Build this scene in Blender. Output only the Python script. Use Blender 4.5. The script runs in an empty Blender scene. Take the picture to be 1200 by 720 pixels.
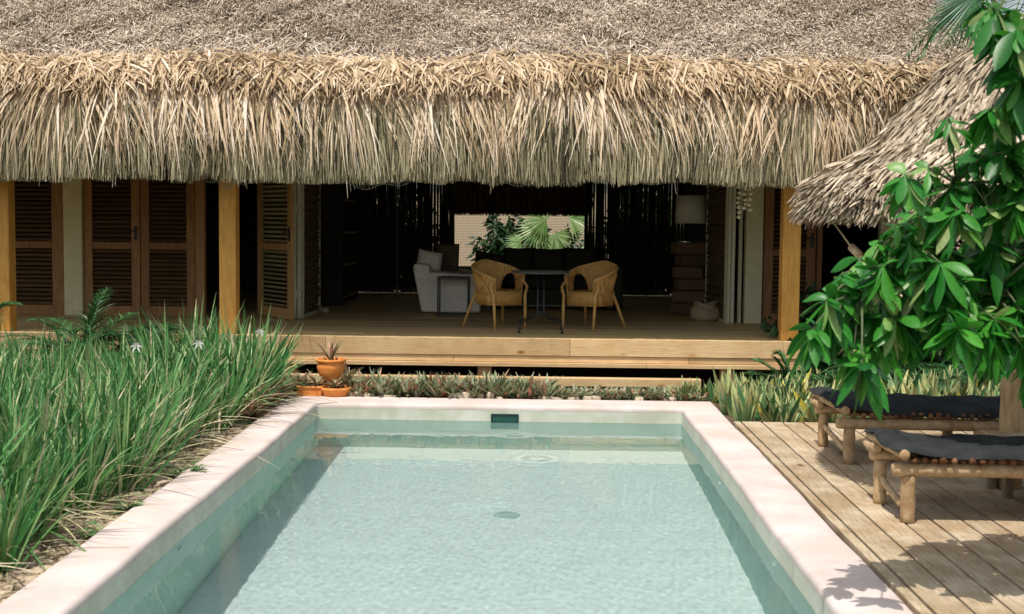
import bpy, bmesh, math, random
import numpy as np
from mathutils import Vector, Matrix, Euler
random.seed(7); RNG = np.random.default_rng(11)
R = math.radians; PI = math.pi
scene = bpy.context.scene
COL = scene.collection

# ------------------------------------------------------------------ camera
CAM_H = 1.80; FPX = 1500.0
cam_d = bpy.data.cameras.new('camera'); cam = bpy.data.objects.new('camera', cam_d); COL.objects.link(cam)
cam_d.sensor_width = 36; cam_d.lens = 36*FPX/1200; cam_d.clip_start = .05; cam_d.clip_end = 2000
PITCH = math.atan(101.3/FPX); YAW = math.atan(29/FPX); ROLL = R(.6)
CM = Matrix.Translation((0, 0, CAM_H)) @ Matrix.Rotation(YAW, 4, 'Z') @ Matrix.Rotation(PI/2-PITCH, 4, 'X') @ Matrix.Rotation(ROLL, 4, 'Z')
cam.matrix_world = CM
cam_d.dof.use_dof = True; cam_d.dof.focus_distance = 13.2; cam_d.dof.aperture_fstop = 4.0
scene.camera = cam
CR = CM.to_3x3()
def ray(px, py): return (CR @ Vector(((px-600)/FPX, -(py-360)/FPX, -1.0)))
def at(px, py, Y):
    d = ray(px, py); return Vector((0, 0, CAM_H)) + d*(Y/d.y)
def atz(px, py, z):
    d = ray(px, py); return Vector((0, 0, CAM_H)) + d*((z-CAM_H)/d.z)

# ------------------------------------------------------------------ world
SUN = Vector((-.185, -.35, .92)).normalized()
w = bpy.data.worlds.new('World'); scene.world = w; w.use_nodes = True
nt = w.node_tree; bg = nt.nodes['Background']; sky = nt.nodes.new('ShaderNodeTexSky')
sky.sky_type = 'NISHITA'; sky.sun_disc = False
sky.sun_elevation = math.asin(SUN.z); sky.sun_rotation = math.atan2(SUN.x, SUN.y)
sky.dust_density = 3.0; sky.air_density = 1.2
hs = nt.nodes.new('ShaderNodeHueSaturation'); hs.inputs['Saturation'].default_value = .45
nt.links.new(sky.outputs[0], hs.inputs['Color']); nt.links.new(hs.outputs[0], bg.inputs[0]); bg.inputs[1].default_value = .15
sl = bpy.data.lights.new('sun', 'SUN'); sl.energy = 4.2; sl.angle = R(.5); sl.color = (1, .925, .845)
so = bpy.data.objects.new('sun', sl); COL.objects.link(so); so.location = (0, 0, 30)
so.rotation_euler = SUN.to_track_quat('Z', 'Y').to_euler()
scene.view_settings.view_transform = 'Standard'; scene.view_settings.look = 'None'
scene.view_settings.gamma = 1.0; scene.view_settings.exposure = .05
scene.render.engine = 'CYCLES'
cy = scene.cycles
cy.use_denoising = True; cy.max_bounces = 10; cy.diffuse_bounces = 6; cy.glossy_bounces = 4; cy.transmission_bounces = 6
cy.transparent_max_bounces = 6; cy.caustics_refractive = True; cy.caustics_reflective = False; cy.sample_clamp_indirect = 4
cy.use_adaptive_sampling = True; cy.adaptive_threshold = .02

# ------------------------------------------------------------------ materials
def new_mat(name):
    m = bpy.data.materials.new(name); m.use_nodes = True
    return m, m.node_tree, m.node_tree.nodes, m.node_tree.links, m.node_tree.nodes['Principled BSDF']
def ramp(N, stops):
    r = N.new('ShaderNodeValToRGB'); e = r.color_ramp.elements
    while len(e) < len(stops): e.new(.5)
    for i, (p, c) in enumerate(stops): e[i].position = p; e[i].color = (*c, 1)
    return r
def mul(N, L, a, b, f=1.0, typ='MULTIPLY'):
    m = N.new('ShaderNodeMix'); m.data_type = 'RGBA'; m.blend_type = typ; m.inputs[0].default_value = f
    L.new(a, m.inputs[6])
    if isinstance(b, tuple): m.inputs[7].default_value = (*b, 1)
    else: L.new(b, m.inputs[7])
    return m.outputs[2]
def noise(N, L, scale, stretch=(1, 1, 1), detail=5, rough=.6, coord='Object', dist=0.0):
    tc = N.new('ShaderNodeTexCoord'); mp = N.new('ShaderNodeMapping'); mp.inputs['Scale'].default_value = stretch
    n = N.new('ShaderNodeTexNoise'); n.inputs['Scale'].default_value = scale; n.inputs['Detail'].default_value = detail
    n.inputs['Roughness'].default_value = rough; n.inputs['Distortion'].default_value = dist
    L.new(tc.outputs[coord], mp.inputs[0]); L.new(mp.outputs[0], n.inputs['Vector'])
    return n, mp
def mat_noise(name, stops, scale=5, stretch=(1, 1, 1), rough=.8, bump=.2, bdist=.01, var=None, spec=.3, grime_mottle=None, knots=None):
    """noise ramp colour; var = (dark, light) per-piece factor from attribute r; grime = (scale, colour, amount)"""
    m, nt, N, L, b = new_mat(name)
    n, mp = noise(N, L, scale, stretch)
    rp = ramp(N, stops); L.new(n.outputs[0], rp.inputs[0]); c = rp.outputs[0]
    if var:
        a = N.new('ShaderNodeAttribute'); a.attribute_name = 'r'
        vr = ramp(N, [(0, var[0]), (1, var[1])]); L.new(a.outputs['Fac'], vr.inputs[0]); c = mul(N, L, c, vr.outputs[0])
        ad = N.new('ShaderNodeVectorMath'); ad.operation = 'MULTIPLY_ADD'      # shift the grain from piece to piece
        cx = N.new('ShaderNodeCombineXYZ'); 
        for i in range(3): L.new(a.outputs['Fac'], cx.inputs[i])
        ad.inputs[1].default_value = (37, 53, 71)
        L.new(cx.outputs[0], ad.inputs[0]); L.new(mp.outputs[0], ad.inputs[2]); L.new(ad.outputs[0], n.inputs['Vector'])
    if knots:
        tk = N.new('ShaderNodeTexCoord'); mk = N.new('ShaderNodeMapping'); mk.inputs['Scale'].default_value = knots[1]; vk = N.new('ShaderNodeTexVoronoi'); vk.inputs['Scale'].default_value = knots[0]
        L.new(tk.outputs['Object'], mk.inputs[0]); L.new(mk.outputs[0], vk.inputs['Vector'])
        kr = ramp(N, [(.035, (.30, .20, .13)), (.075, (.70, .58, .46)), (.13, (1, 1, 1))]); L.new(vk.outputs['Distance'], kr.inputs[0]); c = mul(N, L, c, kr.outputs[0], .9)
    if grime_mottle:
        g, _ = noise(N, L, grime_mottle[0], (1, 1, 1), 6, .65)
        gr = ramp(N, [(.42, grime_mottle[1]), (.62, (1, 1, 1))]); L.new(g.outputs[0], gr.inputs[0]); c = mul(N, L, c, gr.outputs[0], grime_mottle[2])
    L.new(c, b.inputs['Base Color']); b.inputs['Roughness'].default_value = rough
    b.inputs['Specular IOR Level'].default_value = spec
    if bump:
        bp = N.new('ShaderNodeBump'); bp.inputs['Strength'].default_value = bump; bp.inputs['Distance'].default_value = bdist
        L.new(n.outputs[0], bp.inputs['Height']); L.new(bp.outputs[0], b.inputs['Normal'])
    return m
def mat_blades(name, stops, rough=.7, trans=.25, spec=.3, ends=None, sheen=None):
    """blade and leaf stuff: attribute r picks each blade's colour, part of the light passes through; ends = tip colour"""
    m, nt, N, L, b = new_mat(name)
    a = N.new('ShaderNodeAttribute'); a.attribute_name = 'r'
    rp = ramp(N, stops); L.new(a.outputs['Fac'], rp.inputs[0]); c = rp.outputs[0]
    if ends:
        t = N.new('ShaderNodeAttribute'); t.attribute_name = 't'
        tr = ramp(N, [(ends[0], (0, 0, 0)), (1, (1, 1, 1))]); L.new(t.outputs['Fac'], tr.inputs[0])
        mx = N.new('ShaderNodeMix'); mx.data_type = 'RGBA'; L.new(tr.outputs[0], mx.inputs[0]); L.new(c, mx.inputs[6]); mx.inputs[7].default_value = (*ends[1], 1); c = mx.outputs[2]
    n, _ = noise(N, L, 60, (1, 1, 1), 2)
    nr = ramp(N, [(.3, (.75, .75, .75)), (.7, (1.15, 1.15, 1.15))]); L.new(n.outputs[0], nr.inputs[0]); c = mul(N, L, c, nr.outputs[0])
    L.new(c, b.inputs['Base Color']); b.inputs['Roughness'].default_value = rough; b.inputs['Specular IOR Level'].default_value = spec
    if trans:
        tl = N.new('ShaderNodeBsdfTranslucent'); L.new(c, tl.inputs[0]); ms = N.new('ShaderNodeMixShader'); ms.inputs[0].default_value = trans
        L.new(b.outputs[0], ms.inputs[1]); L.new(tl.outputs[0], ms.inputs[2]); L.new(ms.outputs[0], N['Material Output'].inputs[0])
    return m
def plain(name, c, rough=.6, metal=0, spec=.4, bump=0, bs=40):
    m = mat_noise(name, [(.3, tuple(x*.85 for x in c)), (.7, tuple(min(1, x*1.1) for x in c))], bs, rough=rough, bump=bump, spec=spec)
    m.node_tree.nodes['Principled BSDF'].inputs['Metallic'].default_value = metal
    return m
V1 = ((.72, .70, .66), (1.12, 1.1, 1.08))
M = {}
M['straw'] = mat_blades('straw', [(0, (.13, .085, .04)), (.18, (.36, .25, .13)), (.5, (.62, .475, .30)), (.8, (.78, .64, .46)), (1, (.86, .76, .62))], .62, .22, .3)
M['straw_old_shaded'] = mat_blades('straw_old_shaded', [(0, (.06, .055, .03)), (.3, (.25, .22, .125)), (.65, (.50, .44, .27)), (1, (.74, .65, .44))], .7, .2, .25)  # older straw, with shade under the overhang mixed into its darker tones
M['straw_bits'] = mat_blades('straw_bits', [(0, (.13, .10, .065)), (.3, (.33, .265, .19)), (.65, (.55, .455, .35)), (1, (.74, .65, .54))], .75, .1, .25)
M['straw_hut'] = mat_blades('straw_hut', [(0, (.10, .075, .045)), (.3, (.30, .24, .16)), (.65, (.51, .42, .305)), (1, (.72, .62, .48))], .7, .12, .25)
M['thatch_base'] = mat_noise('thatch_base', [(.3, (.12, .09, .06)), (.7, (.30, .24, .17))], 60, (1, 1, 1), .9, .5)
M['thatch_under_bounce'] = mat_noise('thatch_under_bounce', [(.3, (.34, .27, .17)), (.7, (.56, .46, .31))], 40, (1, 1, 1), .9, .4)  # unseen underside made pale so that it bounces light into the room
M['twig_green'] = plain('twig_green', (.10, .13, .06), .7)
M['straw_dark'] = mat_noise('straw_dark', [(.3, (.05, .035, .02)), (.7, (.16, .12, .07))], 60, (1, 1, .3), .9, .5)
M['fibre_brown'] = mat_blades('fibre_brown', [(0, (.05, .03, .015)), (.7, (.13, .085, .045)), (1, (.30, .22, .12))], .8, .15)
M['pine'] = mat_noise('pine', [(.25, (.46, .31, .15)), (.45, (.62, .44, .24)), (.6, (.70, .52, .30)), (.8, (.62, .44, .23))], 7, (.7, 9, 16), .6, .15, .004, V1, .3, (1.6, (.82, .74, .62), .6), (2.6, (.8, 1.6, 1.6)))
M['pine_post'] = mat_noise('pine_post', [(.3, (.58, .28, .06)), (.55, (.76, .40, .09)), (.75, (.82, .47, .13))], 6, (14, 14, .8), .55, .2, .004, V1, .35, (2.5, (.80, .74, .66), .7), (2.4, (1.7, 1.7, .9)))
M['floor_wood'] = mat_noise('floor_wood', [(.3, (.46, .34, .15)), (.6, (.68, .52, .26)), (.8, (.76, .60, .33))], 6, (.8, 10, 10), .6, .12, .004, V1, .3)
M['deck_wood'] = mat_noise('deck_wood', [(.22, (.27, .215, .145)), (.42, (.47, .395, .28)), (.6, (.58, .50, .37)), (.8, (.65, .58, .45))], 6, (14, .8, 8), .75, .3, .004, ((.82, .80, .77), (1.08, 1.05, 1.04)), .2, (2.3, (.66, .56, .45), .8), (2.2, (1.5, .8, 1)))
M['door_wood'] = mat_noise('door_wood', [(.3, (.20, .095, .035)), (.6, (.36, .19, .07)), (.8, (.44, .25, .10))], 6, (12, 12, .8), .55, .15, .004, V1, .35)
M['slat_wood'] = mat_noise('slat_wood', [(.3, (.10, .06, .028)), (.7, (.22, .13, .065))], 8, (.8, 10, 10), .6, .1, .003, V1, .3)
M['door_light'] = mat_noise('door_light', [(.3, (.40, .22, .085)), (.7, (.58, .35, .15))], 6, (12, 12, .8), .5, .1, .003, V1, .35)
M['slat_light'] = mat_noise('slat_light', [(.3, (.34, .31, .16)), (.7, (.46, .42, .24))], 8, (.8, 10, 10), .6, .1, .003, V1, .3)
M['cream'] = mat_noise('cream', [(.3, (.64, .60, .36)), (.7, (.74, .70, .45))], 9, (1, 1, 1), .8, .15, .003)
M['cream_frame'] = plain('cream_frame', (.66, .65, .46), .5)
M['twig'] = mat_noise('twig', [(.3, (.10, .065, .04)), (.7, (.24, .16, .10))], 20, (1, 6, 6), .8, .3, .004, V1)
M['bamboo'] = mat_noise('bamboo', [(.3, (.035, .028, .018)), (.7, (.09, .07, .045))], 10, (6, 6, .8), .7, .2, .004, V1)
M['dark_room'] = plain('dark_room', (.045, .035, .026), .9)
M['iron'] = plain('iron', (.018, .019, .02), .45, 0, .5)
M['steel'] = plain('steel', (.55, .56, .55), .3, .9)
M['wire'] = plain('wire', (.42, .42, .40), .4, .6)
M['coping'] = mat_noise('coping', [(.3, (.57, .49, .46)), (.5, (.63, .545, .515)), (.7, (.67, .59, .56))], 2.2, (1, 1, 1), .85, .25, .004, None, .2, (1.7, (.84, .81, .76), .8))
M['basin'] = mat_noise('basin', [(.3, (.50, .50, .40)), (.5, (.57, .57, .475)), (.7, (.64, .635, .545))], 3.5, (1, 1, 1), .8, .15, .004, None, .2, (7, (.9, .92, .86), .5))
M['basin_water_tint'] = mat_noise('basin_water_tint', [(.3, (.44, .60, .54)), (.7, (.54, .69, .63))], 3.5, (1, 1, 1), .8, .12, .004, None, .2)  # tint of light under water painted into the submerged walls
M['basin_floor'] = mat_noise('basin_floor', [(.3, (.75, .775, .765)), (.5, (.79, .815, .805)), (.7, (.83, .85, .845))], 5, (1, 1, 1), .8, .1, .004, None, .2, (30, (.93, .94, .92), .5))  # last fine mottle paints soft caustic light into the floor colour
M['terracotta'] = mat_noise('terracotta', [(.3, (.62, .22, .05)), (.7, (.78, .32, .08))], 9, (1, 1, 2), .65, .1, .004, None, .3, (14, (.85, .75, .68), .6))
M['soil'] = mat_noise('soil', [(.3, (.07, .05, .035)), (.55, (.17, .13, .09)), (.75, (.30, .245, .18))], 14, (1, 1, 1), .95, .6, .03, None, .1, (.6, (.55, .50, .42), .9))
M['stone'] = mat_noise('stone', [(.3, (.36, .30, .22)), (.6, (.56, .48, .37)), (.8, (.68, .61, .50))], 14, (1, 1, 1), .9, .5, .01, V1, .15)
M['gravel'] = mat_noise('gravel', [(.3, (.28, .23, .17)), (.7, (.56, .48, .38))], 30, (1, 1, 1), .95, .4, .01, ((.55, .5, .42), (1.15, 1.1, 1.02)), .1)
M['log'] = mat_noise('log', [(.25, (.28, .19, .10)), (.5, (.52, .39, .24)), (.7, (.66, .52, .35))], 7, (2, 2, 2), .7, .35, .006, ((.85, .82, .78), (1.08, 1.05, 1.0)), .25, (3, (.70, .58, .45), .6))
M['post_wood'] = mat_noise('post_wood', [(.3, (.38, .26, .13)), (.6, (.58, .42, .24)), (.8, (.66, .51, .32))], 5, (5, 5, 1), .75, .3, .006, V1, .2)
M['slat_end'] = mat_noise('slat_end', [(.3, (.10, .045, .022)), (.6, (.24, .125, .06)), (.8, (.42, .30, .17))], 26, (1, 1, 1), .7, .3, .004, ((.6, .5, .42), (1.2, 1.15, 1.1)), .25)
M['canvas'] = mat_noise('canvas', [(.3, (.022, .026, .027)), (.55, (.034, .039, .040)), (.8, (.055, .060, .060))], 5, (1, 1, 1), .95, .25, .01, None, .12, (2, (.8, .8, .8), .8))
M['sofa_dark'] = plain('sofa_dark', (.042, .042, .033), .9, 0, .15, .2)
M['linen'] = plain('linen', (.86, .83, .74), .9, 0, .15, .25, 25)
M['olive'] = plain('olive', (.14, .13, .085), .9, 0, .15, .25, 25)
M['shade_linen'] = plain('shade_linen', (.86, .85, .73), .85, 0, .15, .1, 60)
M['jute'] = mat_noise('jute', [(.3, (.34, .26, .15)), (.7, (.55, .45, .29))], 40, (1, 1, 3), .9, .6, .01)
M['shell'] = plain('shell', (.66, .60, .42), .5, 0, .4)
M['skimmer'] = plain('skimmer', (.006, .035, .027), .4)
M['plastic_white'] = plain('plastic_white', (.75, .76, .72), .35)
M['drain'] = plain('drain', (.55, .66, .62), .5)
M['lily'] = mat_blades('lily', [(0, (.018, .10, .025)), (.3, (.045, .19, .05)), (.6, (.12, .31, .085)), (.84, (.34, .47, .20)), (.89, (.55, .50, .28)), (1, (.72, .63, .44))], .42, .22, .4)
M['petal'] = mat_blades('petal', [(0, (.75, .74, .70)), (1, (.85, .84, .80))], .6, .3)
M['areca'] = mat_blades('areca', [(0, (.012, .055, .02)), (.6, (.035, .13, .04)), (1, (.12, .25, .08))], .38, .15, .5)
M['fanleaf'] = mat_blades('fanleaf', [(0, (.08, .19, .04)), (.6, (.22, .38, .11)), (1, (.44, .55, .27))], .4, .25, .5)
M['rhoeo'] = mat_blades('rhoeo', [(0, (.10, .13, .06)), (.35, (.22, .28, .15)), (.6, (.38, .43, .27)), (.78, (.46, .42, .28)), (.9, (.42, .22, .13)), (1, (.48, .22, .14))], .5, .2, .35)
M['rhoeo_red'] = mat_blades('rhoeo_red', [(0, (.12, .13, .06)), (.4, (.30, .30, .16)), (.7, (.48, .34, .22)), (1, (.50, .19, .13))], .5, .2, .35)
M['sansev'] = mat_blades('sansev', [(0, (.03, .14, .05)), (.45, (.09, .24, .09)), (.8, (.22, .36, .17)), (.92, (.40, .46, .12)), (1, (.64, .55, .08))], .42, .12, .4)
M['sansev_edge'] = mat_blades('sansev_edge', [(0, (.38, .44, .18)), (1, (.60, .58, .27))], .5, .15, .3)
M['leaf'] = mat_blades('leaf', [(0, (.010, .10, .012)), (.45, (.028, .21, .022)), (.8, (.08, .33, .035)), (.92, (.15, .38, .07)), (1, (.42, .50, .22))], .4, .33, .45)
M['bark'] = mat_noise('bark', [(.3, (.16, .12, .08)), (.7, (.34, .27, .19))], 9, (3, 3, 1), .85, .5, .01)
M['rope'] = plain('rope', (.55, .42, .26), .9)
M['bush'] = mat_blades('bush', [(0, (.008, .03, .010)), (.6, (.018, .06, .018)), (1, (.05, .12, .03))], .5, .15, .4)

def weave(name, c0, c1, sx, sz, rough=.6, bump=.6):
    m, nt, N, L, b = new_mat(name)
    tc = N.new('ShaderNodeTexCoord'); 
    out = []
    for ax, s in (('X', sx), ('Z', sz)):
        wv = N.new('ShaderNodeTexWave'); wv.bands_direction = ax; wv.inputs['Scale'].default_value = s; wv.inputs['Distortion'].default_value = .6; wv.inputs['Detail Scale'].default_value = 3
        L.new(tc.outputs['Object'], wv.inputs['Vector']); out.append(wv)
    mm = N.new('ShaderNodeMath'); mm.operation = 'MULTIPLY'; L.new(out[0].outputs['Fac'], mm.inputs[0]); L.new(out[1].outputs['Fac'], mm.inputs[1])
    n, _ = noise(N, L, 12); ad = N.new('ShaderNodeMath'); ad.operation = 'MULTIPLY_ADD'; ad.inputs[1].default_value = .6; L.new(n.outputs[0], ad.inputs[0]); L.new(mm.outputs[0], ad.inputs[2])
    rp = ramp(N, [(.2, c0), (.9, c1)]); L.new(ad.outputs[0], rp.inputs[0]); L.new(rp.outputs[0], b.inputs['Base Color'])
    bp = N.new('ShaderNodeBump'); bp.inputs['Strength'].default_value = bump; bp.inputs['Distance'].default_value = .006; L.new(mm.outputs[0], bp.inputs['Height']); L.new(bp.outputs[0], b.inputs['Normal'])
    b.inputs['Roughness'].default_value = rough
    return m
M['rattan'] = weave('rattan', (.38, .19, .045), (.82, .50, .16), 14, 22)
M['cane'] = mat_noise('cane', [(.3, (.55, .32, .09)), (.7, (.74, .47, .17))], 12, (1, 1, 1), .45, .15, .003)
M['reed_fence'] = weave('reed_fence', (.42, .33, .22), (.66, .54, .38), 7, 6, .8, .4)

m, nt, N, L, b = new_mat('water')
N.remove(b)
gl = N.new('ShaderNodeBsdfGlass'); gl.inputs['IOR'].default_value = 1.33; gl.inputs['Roughness'].default_value = 0.0
gl.inputs['Color'].default_value = (.85, .95, .945, 1); L.new(gl.outputs[0], N['Material Output'].inputs[0]); M['water'] = m

# ------------------------------------------------------------------ objects
def link(o): COL.objects.link(o); return o
def tag(o, label, cat, group=None, kind=None):
    if label: o['label'] = label
    if cat: o['category'] = cat
    if group: o['group'] = group
    if kind: o['kind'] = kind
    return o
def thing(name, loc, label, cat, group=None, rz=0):
    o = bpy.data.objects.new(name, None); o.empty_display_size = .2; link(o); o.location = loc; o.rotation_euler = (0, 0, rz)
    return tag(o, label, cat, group)
def top_loc(p):
    l = Vector((0, 0, 0))
    while p is not None: l += p.location; p = p.parent
    return l
def finish(name, me, mat, parent, local, smooth, bevel=0, bseg=1):
    o = bpy.data.objects.new(name, me); link(o)
    for mm in (mat if isinstance(mat, (list, tuple)) else [mat]): me.materials.append(M[mm] if isinstance(mm, str) else mm)
    if parent is not None:
        o.parent = parent
        if not local:
            l = top_loc(parent); me.transform(Matrix.Translation(-l))
    if smooth: me.shade_smooth()
    if bevel:
        bm = o.modifiers.new('bevel', 'BEVEL'); bm.width = bevel; bm.segments = bseg; bm.limit_method = 'ANGLE'; bm.angle_limit = R(40)
    return o
class MB:
    def __init__(s): s.v = []; s.f = []; s.r = []; s.mi = []
    def add(s, vs, fs, r=None, mi=0):
        if r is None: r = random.random()
        n = len(s.v); s.v += [tuple(v) for v in vs]; s.r += [r]*len(vs); s.f += [tuple(i+n for i in f) for f in fs]; s.mi += [mi]*len(fs); return s
    def box(s, x0, x1, y0, y1, z0, z1, r=None, mat=None, mi=0):
        vs = [Vector((x, y, z)) for z in (z0, z1) for y in (y0, y1) for x in (x0, x1)]
        if mat is not None: vs = [mat @ v for v in vs]
        return s.add(vs, [(0, 2, 3, 1), (4, 5, 7, 6), (0, 1, 5, 4), (2, 6, 7, 3), (0, 4, 6, 2), (1, 3, 7, 5)], r, mi)
    def tube(s, pts, rad, n=8, r=None, closed=False, mi=0, cap=True):
        pts = [Vector(p) for p in pts]; k = len(pts)
        if not isinstance(rad, (list, tuple)): rad = [rad]*k
        vs = []; up = Vector((0, 0, 1)); prev = None
        for i, p in enumerate(pts):
            if closed: d = (pts[(i+1) % k]-pts[i-1])
            else: d = pts[min(i+1, k-1)]-pts[max(i-1, 0)]
            d.normalize()
            if prev is None:
                a = d.cross(up if abs(d.z) < .9 else Vector((1, 0, 0))).normalized()
            else:
                a = (prev - d*prev.dot(d)); a = a.normalized() if a.length > 1e-6 else d.orthogonal().normalized()
            prev = a; b2 = d.cross(a)
            for j in range(n):
                t = 2*PI*j/n; vs.append(p+(a*math.cos(t)+b2*math.sin(t))*rad[i])
        fs = []
        for i in range(k if closed else k-1):
            for j in range(n):
                i2 = (i+1) % k; fs.append((i*n+j, i*n+(j+1) % n, i2*n+(j+1) % n, i2*n+j))
        if cap and not closed: fs += [tuple(range(n-1, -1, -1)), tuple((k-1)*n+j for j in range(n))]
        return s.add(vs, fs, r, mi)
    def lathe(s, prof, c=(0, 0, 0), n=32, r=None, mi=0):
        vs = [(c[0]+p[0]*math.cos(2*PI*j/n), c[1]+p[0]*math.sin(2*PI*j/n), c[2]+p[1]) for p in prof for j in range(n)]
        fs = [(i*n+j, i*n+(j+1) % n, (i+1)*n+(j+1) % n, (i+1)*n+j) for i in range(len(prof)-1) for j in range(n)]
        return s.add(vs, fs, r, mi)
    def build(s, name, mat, parent=None, local=False, smooth=False, bevel=0, bseg=1):
        me = bpy.data.meshes.new(name); me.from_pydata(s.v, [], s.f); me.update()
        a = me.attributes.new('r', 'FLOAT', 'POINT'); a.data.foreach_set('value', s.r)
        if isinstance(mat, (list, tuple)): me.polygons.foreach_set('material_index', s.mi)
        return finish(name, me, mat, parent, local, smooth, bevel, bseg)
def np_mesh(name, V, F, rv, tv=None, smooth=False, mi=None):
    me = bpy.data.meshes.new(name); V = np.asarray(V, np.float32); F = np.asarray(F, np.int32)
    me.vertices.add(len(V)); me.vertices.foreach_set('co', V.ravel())
    me.loops.add(F.size); me.loops.foreach_set('vertex_index', F.ravel())
    me.polygons.add(len(F)); me.polygons.foreach_set('loop_start', np.arange(0, F.size, 4, dtype=np.int32))
    if mi is not None: me.polygons.foreach_set('material_index', np.asarray(mi, np.int32))
    a = me.attributes.new('r', 'FLOAT', 'POINT'); a.data.foreach_set('value', np.asarray(rv, np.float32))
    if tv is not None: a = me.attributes.new('t', 'FLOAT', 'POINT'); a.data.foreach_set('value', np.asarray(tv, np.float32))
    me.update(calc_edges=True); me.validate()
    if smooth: me.shade_smooth()
    return me
def nrm(a): return a/np.maximum(np.linalg.norm(a, axis=-1, keepdims=True), 1e-9)
def strips(root, d, Ln, w, side, bend, prof, rv, fold=0.0):
    """N ribbon blades: root,d,side,bend (N,3); Ln,w,rv (N,); prof = half-width factors along the blade (K+1)"""
    Nn = len(root); K = len(prof)-1; t = np.linspace(0, 1, K+1)[None, :, None]
    P = root[:, None]+d[:, None]*Ln[:, None, None]*t+bend[:, None]*(t**2)
    hw = (w[:, None]*np.asarray(prof)[None])[..., None]*.5
    S = side[:, None]
    if fold:
        nn = nrm(np.cross(d, side))[:, None]
        V = np.stack([P-S*hw+nn*hw*fold, P, P+S*hw+nn*hw*fold], 2)      # N,K+1,3,3
        idx = np.arange(Nn*(K+1)*3).reshape(Nn, K+1, 3)
        F = np.concatenate([np.stack([idx[:, :-1, a], idx[:, :-1, a+1], idx[:, 1:, a+1], idx[:, 1:, a]], -1).reshape(-1, 4) for a in (0, 1)])
        return V.reshape(-1, 3), F, np.repeat(rv, (K+1)*3), np.tile(np.repeat(t.ravel(), 3), Nn)
    V = np.stack([P-S*hw, P+S*hw], 2); idx = np.arange(Nn*(K+1)*2).reshape(Nn, K+1, 2)
    F = np.stack([idx[:, :-1, 0], idx[:, :-1, 1], idx[:, 1:, 1], idx[:, 1:, 0]], -1).reshape(-1, 4)
    return V.reshape(-1, 3), F, np.repeat(rv, (K+1)*2), np.tile(np.repeat(t.ravel(), 2), Nn)
def cat(parts):
    V, F, r_, t_ = [], [], [], []; o = 0
    for a in parts: V.append(a[0]); F.append(a[1]+o); r_.append(a[2]); t_.append(a[3]); o += len(a[0])
    return np.concatenate(V), np.concatenate(F), np.concatenate(r_), np.concatenate(t_)
def np_obj(name, parts, mat, parent=None, local=False, smooth=False):
    V, F, r_, t_ = cat(parts); return finish(name, np_mesh(name, V, F, r_, t_, smooth), mat, parent, local, False)
def U(a, b, n): return RNG.uniform(a, b, n)
def vec(x, y, z, n=None):
    n = n or max(np.size(x), np.size(y), np.size(z)); return np.stack([np.broadcast_to(q, n).astype(float) for q in (x, y, z)], -1)
def copy_tree(o, parent=None):
    c = o.copy(); link(c); c.parent = parent
    for ch in list(o.children): copy_tree(ch, c)
    return c
def smooth_noise(x, freq, seed):
    """1-D smooth noise in -1..1"""
    rr = np.random.default_rng(seed).uniform(-1, 1, 4096); q = x*freq+500.; i = np.floor(q).astype(int); f = q-i; f = f*f*(3-2*f)
    return rr[i % 4096]*(1-f)+rr[(i+1) % 4096]*f

# ================================================================== GROUND
WZ = -.157                                                 # water level
X0, X1, Y0, Y1 = -2.14, 1.425, 3.0, 12.39                   # pool, inside edges
mb = MB(); gx = [-400, -2.42, 1.72, 400]; gy = [-400, 2.8, 12.78, 400]
for i in range(3):
    for j in range(3):
        if (i, j) != (1, 1):
            mb.add([(gx[i], gy[j], -.05), (gx[i+1], gy[j], -.05), (gx[i+1], gy[j+1], -.05), (gx[i], gy[j+1], -.05)], [(0, 1, 2, 3)], .5)
tag(mb.build('ground', 'soil'), None, None, kind='structure')

# ------------------------------------------------------------------ pool
pool = thing('swimming_pool', (-.36, 7.7, 0), 'long plunge pool with pinkish plaster rim before the thatched house', 'pool')
def loop_pts(off, offy, nseg=(60, 120)):
    xa, xb, ya, yb = X0-off, X1+off, Y0-off, Y1+offy
    pts = []
    for (ax, ay), (bx, by), n in (((xa, ya), (xb, ya), nseg[0]), ((xb, ya), (xb, yb), nseg[1]), ((xb, yb), (xa, yb), nseg[0]), ((xa, yb), (xa, ya), nseg[1])):
        for k in range(n): t = k/n; pts.append((ax+(bx-ax)*t, ay+(by-ay)*t))
    return pts
def sweep(name, prof, mat, jit, parent):
    V = []; n = None
    for k, (off, offy, z, j) in enumerate(prof):
        pts = loop_pts(off, offy); n = len(pts)
        for i, (x, y) in enumerate(pts):
            e = .006*math.sin(y*1.3+x*.9)+.003*math.sin(y*3.3+1+x*2.1)+.0015*math.sin(y*8+x*5)
            sx = 1 if x > (X0+X1)/2 else -1
            V.append((x+e*j*sx*(1 if abs(x-X0-((X1-X0) if sx > 0 else 0)) < .6 else 0), y+e*j*(1 if y > Y1-.2 else 0), z+e*j*.15))
    F = [(k*n+i, k*n+(i+1) % n, (k+1)*n+(i+1) % n, (k+1)*n+i) for k in range(len(prof)-1) for i in range(n)]
    return MB().add(V, F, .5).build(name, mat, parent, smooth=True)
arc = []
for k in range(7):
    a = PI/2*k/6; arc.append((.035*(1-math.cos(a)), -.035+.035*math.sin(a)))
prof = [(0+o, o, z, 1) for o, z in arc]
prof = [(0, 0, -.05, 1)]+prof+[(.12, .16, .002, 0), (.25, .36, .002, 0)]+[(.36-.03+.03*math.sin(PI/2*k/5), .50-.03+.03*math.sin(PI/2*k/5), -.03+.03*math.cos(PI/2*k/5), 1) for k in range(6)]+[(.365, .505, -.30, 1)]
sweep('coping', prof, 'coping', 1, pool)
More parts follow.
